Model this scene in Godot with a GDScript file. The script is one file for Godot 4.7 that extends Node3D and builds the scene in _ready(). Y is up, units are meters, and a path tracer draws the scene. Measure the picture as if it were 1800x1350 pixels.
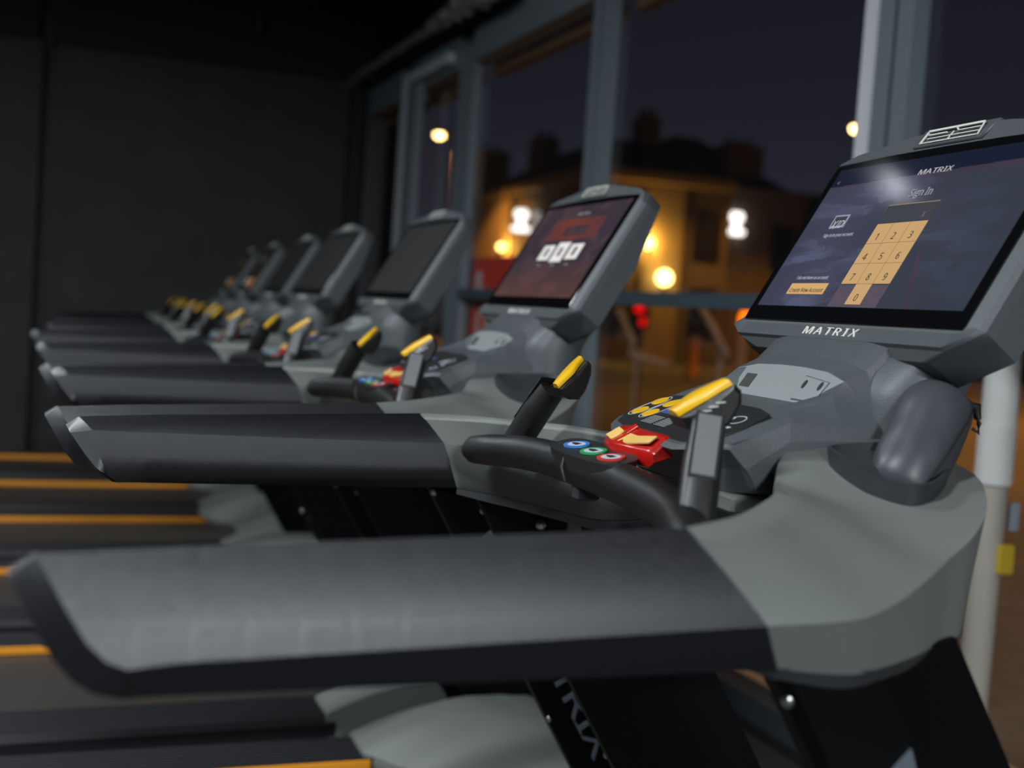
extends Node3D
# A row of treadmills in a dark gym at night, seen along the row towards a glazed shop front. Units are metres, y is up;
# treadmills face +x, the glazing stands at x = 2.

var names := {}
var M := {}

func _ready() -> void:
	# ---- camera, sky, exposure, large lights
	var cam := Camera3D.new()
	cam.name = "camera"
	var at := CameraAttributesPhysical.new()
	at.frustum_focal_length = 38.04
	at.frustum_focus_distance = 1.62
	at.exposure_aperture = 2.5
	at.frustum_near = 0.05
	at.frustum_far = 300.0
	cam.attributes = at
	cam.fov = 35.01
	cam.transform = Transform3D(Basis(Vector3(0.9500, 0.0700, 0.3040), Vector3(-0.0490, 0.9956, -0.0770), Vector3(-0.3080, 0.0580, 0.9500)).orthonormalized(), Vector3(0, 1.33, 0))
	add_child(cam)
	var env := Environment.new()
	env.background_mode = Environment.BG_SKY
	var sky := Sky.new()
	var sm := ProceduralSkyMaterial.new()
	sm.sky_top_color = lin(0.006, 0.006, 0.009)
	sm.sky_horizon_color = lin(0.026, 0.027, 0.040)
	sm.sky_curve = 0.11
	sm.ground_bottom_color = lin(0.004, 0.004, 0.005)
	sm.ground_horizon_color = lin(0.02, 0.018, 0.018)
	sky.sky_material = sm
	env.sky = sky
	env.tonemap_mode = Environment.TONE_MAPPER_LINEAR
	env.tonemap_exposure = 1.0
	env.sdfgi_enabled = true
	env.ssao_enabled = true
	env.ssil_enabled = true
	var we := WorldEnvironment.new()
	we.name = "night_environment"
	we.environment = env
	add_child(we)
	make_materials()
	var panels := [[0.2, 5.6, 85.0], [-1.9, -0.2, 15.0], [-1.9, -2.9, 9.0], [-1.9, -5.4, 5.0]]
	for i in 4:
		ceiling_panel(V(panels[i][0], 3.55, panels[i][1]), panels[i][2], i)
	downlight(V(0.32, 3.70, -4.63))
	build_room()
	build_glazing()
	build_street()
	build_treadmills()
	build_small_things()

# ---------------------------------------------------------------- helpers
func lin(r: float, g: float, b: float, a := 1.0) -> Color:
	return Color(r, g, b, a).linear_to_srgb()

func V(x: float, y: float, z: float) -> Vector3:
	return Vector3(x, y, z)

func numbered(called: String) -> String:
	names[called] = names.get(called, -1) + 1
	return called if names[called] == 0 else "%s_%03d" % [called, names[called]]

func tag(o: Node, label: String, category: String, group := "", kind := "") -> Node:
	o.set_meta("label", label)
	if category: o.set_meta("category", category)
	if group: o.set_meta("group", group)
	if kind: o.set_meta("kind", kind)
	return o

func thing(called: String, label: String, category: String, pos := Vector3.ZERO, turn := 0.0, group := "") -> Node3D:
	var o := Node3D.new()
	o.name = numbered(called)
	o.position = pos
	o.rotation.y = turn
	add_child(o)
	tag(o, label, category, group)
	return o

func mat(c: Color, rough := 0.5, metal := 0.0, spec := 0.5) -> StandardMaterial3D:
	var m := StandardMaterial3D.new()
	m.albedo_color = c
	m.roughness = rough
	m.metallic = metal
	m.metallic_specular = spec
	return m

func grain(m: StandardMaterial3D, freq: float, strength: float, scale: float) -> StandardMaterial3D:
	var n := FastNoiseLite.new()
	n.seed = 7
	n.noise_type = FastNoiseLite.TYPE_SIMPLEX
	n.frequency = freq
	n.fractal_octaves = 2
	var t := NoiseTexture2D.new()
	t.width = 256
	t.height = 256
	t.seamless = true
	t.as_normal_map = true
	t.bump_strength = 6.0
	t.noise = n
	m.normal_enabled = true
	m.normal_texture = t
	m.normal_scale = strength
	m.uv1_triplanar = true
	m.uv1_scale = Vector3.ONE * scale
	return m

func mottle(m: StandardMaterial3D, a: Color, b: Color, freq: float, scale: float, octaves := 4) -> StandardMaterial3D:
	var n := FastNoiseLite.new()
	n.seed = 11
	n.frequency = freq
	n.fractal_octaves = octaves
	var ramp := Gradient.new()
	ramp.set_color(0, a)
	ramp.set_color(1, b)
	var t := NoiseTexture2D.new()
	t.width = 512
	t.height = 512
	t.seamless = true
	t.noise = n
	t.color_ramp = ramp
	m.albedo_color = Color.WHITE
	m.albedo_texture = t
	m.uv1_triplanar = true
	m.uv1_world_triplanar = true
	m.uv1_scale = Vector3.ONE * scale
	return m

func glow(c: Color, e: float) -> StandardMaterial3D:
	var m := mat(Color(0.02, 0.02, 0.02), 0.6)
	m.emission_enabled = true
	m.emission = c
	m.emission_energy_multiplier = e
	return m

# Triangles are [a, b, c, smooth group]; group -1 is flat. build() turns closed shapes outwards.
func build(tris: Array, called: String, m: Material, parent: Node = self) -> MeshInstance3D:
	var st := SurfaceTool.new()
	st.begin(Mesh.PRIMITIVE_TRIANGLES)
	var c := Vector3.ZERO
	for t in tris: c += t[0]
	c /= maxf(1.0, tris.size())
	var vol := 0.0
	for t in tris: vol += (t[0] - c).dot((t[1] - c).cross(t[2] - c))
	for t in tris:
		st.set_smooth_group(t[3] if t[3] >= 0 else 0xFFFFFFFF)
		if vol > 0.0:
			st.add_vertex(t[0]); st.add_vertex(t[2]); st.add_vertex(t[1])
		else:
			st.add_vertex(t[0]); st.add_vertex(t[1]); st.add_vertex(t[2])
	st.generate_normals()
	return put(st.commit(), called, m, parent)

func put(mesh: Mesh, called: String, m: Material, parent: Node = self) -> MeshInstance3D:
	var o := MeshInstance3D.new()
	o.name = numbered(called) if parent == self else called
	o.mesh = mesh
	o.material_override = m
	parent.add_child(o, true)
	return o

func quad(out: Array, a: Vector3, b: Vector3, c: Vector3, d: Vector3, g := -1) -> void:
	out.append([a, b, c, g])
	out.append([a, c, d, g])

# Joins rings of equally many points. creases: ring indices where the surface has a hard edge; cuts: ring numbers with a hard edge across.
func loft(rings: Array, creases := [], closed := true, cap0 := true, cap1 := true, cuts := [], g0 := 0) -> Array:
	var out := []
	var n: int = rings[0].size()
	var group := []
	var g := 0
	for j in n:
		if j in creases: g += 1
		group.append(g)
	if closed and creases.size() and not (0 in creases):
		for j in n:
			if group[j] == g: group[j] = 0
	var sect := 0
	for i in rings.size() - 1:
		if i in cuts: sect += 1
		for j in (n if closed else n - 1):
			var k := (j + 1) % n
			quad(out, rings[i][j], rings[i][k], rings[i + 1][k], rings[i + 1][j], g0 + 1 + group[j] + 20 * sect)
	if closed and cap0: fan(out, rings[0], true)
	if closed and cap1: fan(out, rings[-1], false)
	return out

func fan(out: Array, ring: Array, back: bool) -> void:
	var c := Vector3.ZERO
	for p in ring: c += p
	c /= ring.size()
	for j in ring.size():
		var k := (j + 1) % ring.size()
		if back: out.append([c, ring[k], ring[j], -1])
		else: out.append([c, ring[j], ring[k], -1])

func mirror(tris: Array) -> Array:
	var out := []
	for t in tris:
		out.append([t[0] * Vector3(1, 1, -1), t[2] * Vector3(1, 1, -1), t[1] * Vector3(1, 1, -1), t[3]])
	return out

func sided(tris: Array, s: int) -> Array:
	return tris if s > 0 else mirror(tris)

func moved(tris: Array, x: Transform3D) -> Array:
	var out := []
	for t in tris: out.append([x * t[0], x * t[1], x * t[2], t[3]])
	return out

# A box with chamfered edges: lo and hi corners.
func box(lo: Vector3, hi: Vector3, r := 0.0) -> Array:
	r = minf(r, 0.49 * minf(minf(hi.x - lo.x, hi.y - lo.y), hi.z - lo.z))
	if r <= 0.0:
		return loft([rect(lo, hi, lo.y, 0.0, 0.0), rect(lo, hi, hi.y, 0.0, 0.0)], range(8))
	return loft([rect(lo, hi, lo.y, r, r), rect(lo, hi, lo.y + r, 0.0, r), rect(lo, hi, hi.y - r, 0.0, r), rect(lo, hi, hi.y, r, r)], range(8), true, true, true, [1, 2])

func rect(lo: Vector3, hi: Vector3, y: float, inset: float, r: float) -> Array:
	var a := lo + Vector3(inset, 0, inset)
	var b := hi - Vector3(inset, 0, inset)
	if r == 0.0: return [V(a.x, y, a.z), V(b.x, y, a.z), V(b.x, y, b.z), V(a.x, y, b.z)]
	return [V(a.x + r, y, a.z), V(b.x - r, y, a.z), V(b.x, y, a.z + r), V(b.x, y, b.z - r), V(b.x - r, y, b.z), V(a.x + r, y, b.z), V(a.x, y, b.z - r), V(a.x, y, a.z + r)]

# A prism: the outline (points in a plane) pushed along d, with its far edge bevelled by r.
func prism(outline: Array, d: Vector3, r := 0.0) -> Array:
	var a := []
	var b := []
	var e := []
	var c := Vector3.ZERO
	for p in outline: c += p
	c /= outline.size()
	for p in outline:
		a.append(p)
		b.append(p + d - d.normalized() * r)
		e.append(p + d + (c - p).limit_length(r))
	var rings := [a, b]
	if r > 0.0: rings.append(e)
	return loft(rings, range(outline.size()) if r == 0.0 else [], true, true, true, [1])

# A round bar along points with a radius each.
func tube(points: Array, radii: Array, sides := 14, flat := 1.0) -> Array:
	var rings := []
	var up := Vector3.UP
	for i in points.size():
		var t: Vector3 = (points[mini(i + 1, points.size() - 1)] - points[maxi(i - 1, 0)]).normalized()
		var u := up
		if absf(t.dot(up)) > 0.9: u = Vector3.RIGHT
		var sx := t.cross(u).normalized()
		var sy := sx.cross(t).normalized()
		var ring := []
		for k in sides:
			var a := TAU * k / sides
			ring.append(points[i] + (sx * cos(a) + sy * sin(a) * flat) * radii[i])
		rings.append(ring)
	return loft(rings)

func ball(c: Vector3, r: Vector3, n := 12) -> Array:
	var rings := []
	for i in n + 1:
		var a := PI * (i + 0.02) / (n + 0.04)
		var ring := []
		for k in n * 2:
			var b := TAU * k / (n * 2)
			ring.append(c + V(sin(a) * cos(b) * r.x, cos(a) * r.y, sin(a) * sin(b) * r.z))
		rings.append(ring)
	return loft(rings)

func smooth(points: Array, steps: int) -> Array:   # Catmull-Rom through rings of points
	var out := []
	for i in points.size() - 1:
		for s in steps:
			var ring := []
			for j in points[0].size():
				ring.append((points[i][j] as Vector3).cubic_interpolate(points[i + 1][j], points[maxi(i - 1, 0)][j], points[mini(i + 2, points.size() - 1)][j], float(s) / steps))
			out.append(ring)
	out.append(points[-1])
	return out

# Lettering baked into a mesh: x runs along the text, y up, z out of the face; slant leans it.
func letters(text: String, height: float, depth: float, slant := 0.0, bold := false, stretch := 1.0) -> Array:
	var f := SystemFont.new()
	f.font_names = PackedStringArray(["Droid Sans"])
	f.font_weight = 700 if bold else 400
	var tm := TextMesh.new()
	tm.text = text
	tm.font = f
	tm.font_size = 32
	tm.pixel_size = height / 23.0
	tm.depth = depth
	tm.curve_step = 1.0
	var a := tm.surface_get_arrays(0)
	var vs: PackedVector3Array = a[Mesh.ARRAY_VERTEX]
	var ix: PackedInt32Array = a[Mesh.ARRAY_INDEX]
	var out := []
	for i in range(0, ix.size(), 3):
		var tri := []
		for k in 3:
			var p := vs[ix[i + k]]
			tri.append(V(p.x * stretch + p.y * slant, p.y, p.z))
		tri.append(-1)
		out.append(tri)
	return out

func spaced(text: String, height: float, depth: float, slant: float, width: float) -> Array:   # letters set wide apart to fill a width
	var parts := []
	var total := 0.0
	for ch in text:
		var l := letters(ch, height, depth, slant, false, 1.85)
		var lo := 1e9
		var hi := -1e9
		for t in l:
			for k in 3:
				lo = minf(lo, t[k].x - t[k].y * slant)
				hi = maxf(hi, t[k].x - t[k].y * slant)
		parts.append([l, lo, hi])
		total += hi - lo
	var gap := (width - total) / (text.length() - 1)
	var x := -width * 0.5
	var out := []
	for q in parts:
		out.append_array(moved(q[0], Transform3D(Basis(), V(x - q[1], 0, 0))))
		x += q[2] - q[1] + gap
	return out

func raw(tris: Array, called: String, m: Material, parent: Node) -> MeshInstance3D:   # triangles kept as they are wound
	var st := SurfaceTool.new()
	st.begin(Mesh.PRIMITIVE_TRIANGLES)
	st.set_smooth_group(0xFFFFFFFF)
	for t in tris:
		for k in 3: st.add_vertex(t[k])
	st.generate_normals()
	return put(st.commit(), called, m, parent)

# ---------------------------------------------------------------- materials
func make_materials() -> void:
	M.arm = grain(mat(lin(0.0040, 0.0044, 0.0066), 0.35, 0.0, 0.66), 0.16, 0.22, 26.0)
	M.grip = grain(mat(lin(0.0065, 0.0065, 0.0075), 0.36, 0.0, 0.6), 0.2, 0.3, 30.0)
	M.grey = grain(mat(lin(0.150, 0.162, 0.152), 0.5), 0.06, 0.05, 10.0)
	M.slate = grain(mat(lin(0.078, 0.088, 0.094), 0.46), 0.08, 0.12, 14.0)
	M.trim = mat(lin(0.035, 0.037, 0.040), 0.5)
	M.post = mat(lin(0.0025, 0.0025, 0.003), 0.5, 0.0, 0.25)
	M.post_edge = mat(lin(0.02, 0.02, 0.02), 0.4)
	M.letter = mat(lin(0.11, 0.13, 0.15), 0.5)
	M.white = mat(lin(0.62, 0.62, 0.60), 0.5)
	M.chrome = mat(lin(0.55, 0.55, 0.53), 0.28, 1.0)
	M.brushed = mat(lin(0.22, 0.22, 0.225), 0.34, 0.3)
	M.yellow = mat(lin(0.82, 0.46, 0.010), 0.36)
	M.amber = mat(lin(0.92, 0.58, 0.17), 0.35)
	M.orange = mat(lin(0.80, 0.30, 0.008), 0.5)
	M.red = mat(lin(0.50, 0.012, 0.008), 0.22)
	M.glass = mat(lin(0.004, 0.004, 0.005), 0.08)
	M.keypad = mat(lin(0.016, 0.016, 0.018), 0.5)
	M.carbon = carbon()
	M.rubber = mat(lin(0.018, 0.018, 0.019), 0.55)
	M.rail = mat(lin(0.013, 0.013, 0.015), 0.5, 0.0, 0.4)
	M.belt = mat(lin(0.045, 0.039, 0.034), 0.5)
	M.holder = mat(lin(0.030, 0.032, 0.035), 0.45)
	M.silver = mat(lin(0.26, 0.28, 0.28), 0.38)
	M.cream = mat(lin(0.78, 0.78, 0.70), 0.35)
	M.dark = mat(lin(0.006, 0.006, 0.006), 0.6)
	M.blue_ring = mat(lin(0.05, 0.22, 0.60), 0.4)
	M.green_ring = mat(lin(0.03, 0.35, 0.10), 0.4)
	M.red_ring = mat(lin(0.60, 0.05, 0.04), 0.4)
	M.pale = mat(lin(0.55, 0.60, 0.66), 0.4)
	M.warn = mat(lin(0.035, 0.035, 0.036), 0.5)
	M.blue = mat(lin(0.07, 0.09, 0.30), 0.4)
	M.leather = grain(mat(lin(0.050, 0.052, 0.060), 0.42), 0.012, 0.5, 3.0)
	M.frame = mat(lin(0.17, 0.21, 0.235), 0.45)
	M.transom = mat(lin(0.06, 0.085, 0.105), 0.45)
	M.frame_dark = mat(lin(0.03, 0.037, 0.045), 0.5)
	M.frame_light = mat(lin(0.55, 0.60, 0.66), 0.4)

func carbon() -> StandardMaterial3D:
	var im := Image.create(64, 64, false, Image.FORMAT_RGB8)
	for y in 64:
		for x in 64:
			var v := 0.10 + 0.09 * float((x / 4 + y / 4) % 2) + 0.03 * float(x % 4) / 4.0
			im.set_pixel(x, y, Color(v, v, v * 1.05))
	var m := mat(Color.WHITE, 0.4)
	m.albedo_texture = ImageTexture.create_from_image(im)
	m.uv1_triplanar = true
	m.uv1_scale = Vector3.ONE * 34.0
	return m

# ---------------------------------------------------------------- room
func structure(tris: Array, called: String, m: Material, label := "", parent: Node = self) -> MeshInstance3D:
	var o := build(tris, called, m, parent)
	if parent == self: tag(o, label, "", "", "structure")
	return o

func ceiling_panel(p: Vector3, energy: float, i: int) -> void:
	var places := ["behind the camera", "above the rear of the nearest treadmill", "above the rear of the second treadmill", "above the rear of the fifth treadmill"]
	var t := thing("ceiling_light", "long white lit ceiling light " + places[i], "ceiling light", p, 0.0, "ceiling lights")
	build(box(V(-0.62, 0.0, -0.17), V(0.62, 0.05, 0.17), 0.008), "housing", M.trim, t)
	build(box(V(-0.58, -0.008, -0.13), V(0.58, 0.0, 0.13), 0.003), "diffuser", glow(Color(0.95, 0.97, 1.0), 1.6), t)
	var l := AreaLight3D.new()
	l.name = "ceiling_light_lamp"
	l.area_size = Vector2(1.16, 0.26)
	l.light_color = Color(0.95, 0.98, 1.0)
	l.light_energy = energy
	l.shadow_enabled = true
	l.set("area_range", 30.0)
	l.position = V(0, -0.02, 0)
	l.rotation = V(-PI / 2, 0, 0)
	t.add_child(l)

func downlight(p: Vector3) -> void:
	var t := thing("downlight", "small round lit downlight in the ceiling above the fourth treadmill", "downlight", p)
	build(tube([V(0, 0, 0), V(0, 0.06, 0)], [0.075, 0.075], 20), "collar", M.trim, t)
	build(tube([V(0, -0.012, 0), V(0, 0.0, 0)], [0.058, 0.06], 20), "lens", glow(Color(0.95, 0.97, 1.0), 5.0), t)
	lamp(V(0, -0.05, 0), Color(0.95, 0.97, 1.0), 0.006, 0.05, "downlight_lamp", t)

func build_room() -> void:
	var wall := mottle(mat(Color.WHITE, 0.75), lin(0.030, 0.030, 0.031), lin(0.042, 0.042, 0.043), 0.01, 0.4)
	var soffit := mat(lin(0.010, 0.010, 0.010), 0.8)
	var fl := mottle(mat(Color.WHITE, 0.7), lin(0.012, 0.012, 0.013), lin(0.03, 0.03, 0.031), 0.2, 2.0)
	structure(box(V(-6, -0.2, -9.9), V(2.3, 0.0, 9.6)), "floor", fl, "black rubber gym floor under the treadmills")
	structure(box(V(-6, 3.75, -9.9), V(2.9, 3.95, 9.6)), "ceiling", soffit, "black gym ceiling")
	structure(box(V(-6.2, 0, -9.9), V(-6.0, 3.75, 9.6)), "wall_rear", wall, "dark wall behind the treadmill users")
	structure(box(V(-6, 0, 9.4), V(3.2, 3.75, 9.6)), "wall_near", wall, "dark wall behind the camera")
	# back wall: two panels with a recessed black joint, bulkhead above
	structure(box(V(-6, 0, -9.8), V(2.1, 3.75, -9.72)), "wall_back", M.dark, "black wall at the end of the treadmill row")
	structure(box(V(-6, 0.0, -9.72), V(-0.62, 3.06, -9.58), 0.004), "wall_panel_left", wall, "matt black wall panel left of the dark joint")
	structure(box(V(-0.53, 0.0, -9.72), V(1.62, 3.04, -9.58), 0.004), "wall_panel_right", wall, "matt black wall panel right of the dark joint")
	structure(box(V(-6, 3.065, -9.72), V(-0.655, 3.75, -9.56), 0.004), "wall_bulkhead_left", soffit, "black bulkhead above the left wall panel")
	structure(box(V(-0.57, 3.045, -9.72), V(2.0, 3.75, -9.56), 0.004), "wall_bulkhead_right", soffit, "black bulkhead above the right wall panel")
	structure(box(V(1.64, 0.0, -9.72), V(1.78, 3.0, -9.64)), "trim_1", M.dark, "black wall return beside the glazing")
	structure(tube([V(1.78, 2.9, -9.55), V(1.80, 1.9, -9.55)], [0.028, 0.02], 8), "trim_2", mat(lin(0.13, 0.12, 0.11), 0.5), "pale vertical corner trim at the end of the black wall")
	structure(box(V(1.54, 2.985, -9.56), V(1.80, 3.012, -9.53), 0.004), "trim_3", mat(lin(0.10, 0.10, 0.10), 0.5), "short pale trim on top of the corner of the black wall")
	var rod := build(tube([V(0.87, 3.75, -9.45), V(0.88, 3.28, -9.45)], [0.022, 0.022], 8), "hanging_rod", mat(lin(0.035, 0.035, 0.035), 0.5))
	tag(rod, "thin dark grey rod hanging from the ceiling before the black back wall", "rod")

# ---------------------------------------------------------------- glazing: the plane x = 2.265 + 0.05 z
func gx(z: float) -> float:
	return 2.265 + 0.05 * z

func bar(z0: float, z1: float, y0: float, y1: float, d0: float, d1: float) -> Array:   # a piece of the frame between z0 and z1, d0..d1 off the plane
	var a := []
	var b := []
	for q in [[d0, y0], [d1, y0], [d1, y1], [d0, y1]]:
		a.append(V(gx(z0) + q[0], q[1], z0))
		b.append(V(gx(z1) + q[0], q[1], z1))
	return loft([a, b], range(4))

func build_glazing() -> void:
	structure(bar(-9.75, 9.4, 2.98, 7.5, 0.02, 0.4), "wall_lintel", M.dark, "black wall above the shop front glazing")
	structure(bar(-9.75, 9.4, -0.2, 0.03, -0.05, 0.2), "wall_sill", M.dark, "dark sill under the shop front glazing")
	var pane := mat(Color(0.5, 0.52, 0.55, 0.006), 0.02, 0.0, 0.35)
	pane.transparency = BaseMaterial3D.TRANSPARENCY_ALPHA
	# posts: [z of its middle, half width]; panes between them
	var posts := [[-9.55, 0.10], [-8.40, 0.10], [-7.12, 0.14], [-5.19, 0.09], [-3.09, 0.08], [-1.1, 0.13], [0.9, 0.13], [2.9, 0.13], [5.0, 0.13], [7.1, 0.13], [9.25, 0.13]]
	for i in posts.size():
		var p: Array = posts[i]
		var o := Node3D.new()
		o.name = "window_%d" % (i + 1)
		add_child(o)
		tag(o, "bay of the dark framed shop front glazing", "", "", "structure")
		if i == 0:
			build(bar(p[0] - p[1], p[0] + p[1], 0.0, 2.98, -0.05, 0.10), "mullion", M.frame_dark, o)
		else:
			build(bar(p[0] - p[1], p[0] - p[1] * 0.1, 0.0, 2.9, -0.02, 0.035), "mullion", M.frame, o)
			build(bar(p[0] - p[1] * 0.1, p[0] + p[1] * 0.12, 0.0, 2.9, -0.006, 0.035), "mullion_joint", M.frame_dark, o)
			build(bar(p[0] + p[1] * 0.12, p[0] + p[1], 0.0, 2.9, -0.02, 0.035), "mullion", M.frame, o)
		if i + 1 < posts.size():
			var z0: float = p[0] + p[1]
			var z1: float = posts[i + 1][0] - posts[i + 1][1]
			build(bar(z0, z1, 2.78, 2.98, -0.03, 0.10), "head_rail", M.frame, o)
			build(bar(z0, z1, 2.71, 2.775, 0.10, 0.16), "head_reveal", mat(lin(0.16, 0.09, 0.04), 0.6), o)
			build(bar(z0, z1, 0.03, 0.11, -0.03, 0.09), "bottom_rail", M.frame_dark, o)
			if i != 1 and i != 0:
				build(bar(z0, z1, 1.396, 1.452, -0.03, 0.06), "transom", M.transom, o)
			build(bar(z0, z1, 0.11, 2.71, 0.028, 0.034), "pane", pane, o)
	# the door leaf in the second bay, with its pale edges
	var d := Node3D.new()
	d.name = "door_1"
	add_child(d)
	tag(d, "narrow glazed door with pale steel edges beside the black wall", "", "", "structure")
	build(bar(-8.32, -8.20, 0.06, 2.88, -0.09, -0.04), "edge_strip", M.frame_light, d)
	build(bar(-8.20, -7.96, 0.06, 2.80, -0.085, -0.03), "stile", M.frame, d)
	build(bar(-8.20, -7.30, 2.82, 2.88, -0.09, -0.04), "top_edge", M.frame_light, d)
	build(bar(-7.62, -7.52, 1.30, 1.78, -0.16, -0.11), "pull_handle", M.frame_light, d)
	# pale strip on the near post, lit by the room
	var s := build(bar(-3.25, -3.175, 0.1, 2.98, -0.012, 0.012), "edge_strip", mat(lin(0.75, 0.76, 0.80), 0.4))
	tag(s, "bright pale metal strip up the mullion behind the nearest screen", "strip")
	# crumpled foil along the head of the glazing
	var rng := RandomNumberGenerator.new()
	rng.seed = 5
	var rings := []
	for i in 90:
		var z := -9.45 + 3.3 * i / 89.0
		var ring := []
		for k in 9:
			var a := TAU * k / 9
			var r := (0.025 + 0.045 * smoothstep(-7.6, -6.4, z)) * rng.randf_range(0.5, 1.5)
			ring.append(V(gx(z) - 0.18 + cos(a) * r, 3.03 + sin(a) * r, z + rng.randf_range(-0.02, 0.02)))
		rings.append(ring)
	var foil := loft(rings)
	for t in foil: t[3] = -1
	tag(build(foil, "foil_lagging", mat(lin(0.26, 0.26, 0.27), 0.4, 0.4)), "crumpled silver foil lagging along the top of the glazing", "lagging")

# ---------------------------------------------------------------- street
func lamp(p: Vector3, c: Color, e: float, size: float, called: String, o: Node) -> void:
	var l := OmniLight3D.new()
	l.name = called
	l.light_color = c
	l.light_energy = e
	l.light_size = size
	l.omni_range = 80.0
	l.omni_attenuation = 2.0
	l.shadow_enabled = true
	l.position = p
	o.add_child(l)

func street_lamp(x: float, y: float, z: float, label: String, e: float) -> void:
	var t := thing("street_lamp", label, "street lamp", V(x, 0, z), 0.0, "street lamps")
	build(tube([V(0, 0, 0), V(0, y * 0.5, 0), V(0, y - 0.25, 0)], [0.11, 0.09, 0.07], 10), "pole", mat(lin(0.08, 0.06, 0.04), 0.6), t)
	build(tube([V(0, y - 0.3, 0), V(-0.3, y + 0.12, 0), V(-0.62, y + 0.12, 0)], [0.05, 0.05, 0.05], 8), "arm", mat(lin(0.08, 0.06, 0.04), 0.6), t)
	build(box(V(-0.95, y + 0.08, -0.16), V(-0.45, y + 0.2, 0.16), 0.03), "lantern", mat(lin(0.1, 0.08, 0.06), 0.6), t)
	build(ball(V(-0.7, y, 0), V(0.20, 0.13, 0.17), 7), "bulb", glow(Color(1.0, 0.80, 0.50), 14.0), t)
	var l := SpotLight3D.new()   # a full cut-off lantern: it lights the ground and the foot of the walls
	l.name = "street_lamp_light"
	l.light_color = Color(1.0, 0.68, 0.30)
	l.light_energy = e
	l.light_size = 0.15
	l.spot_angle = 64.0
	l.spot_angle_attenuation = 0.3
	l.spot_range = 80.0
	l.spot_attenuation = 2.0
	l.shadow_enabled = true
	l.position = V(-0.7, y - 0.14, 0)
	l.rotation = V(-PI / 2, 0, 0)
	t.add_child(l)

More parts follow.
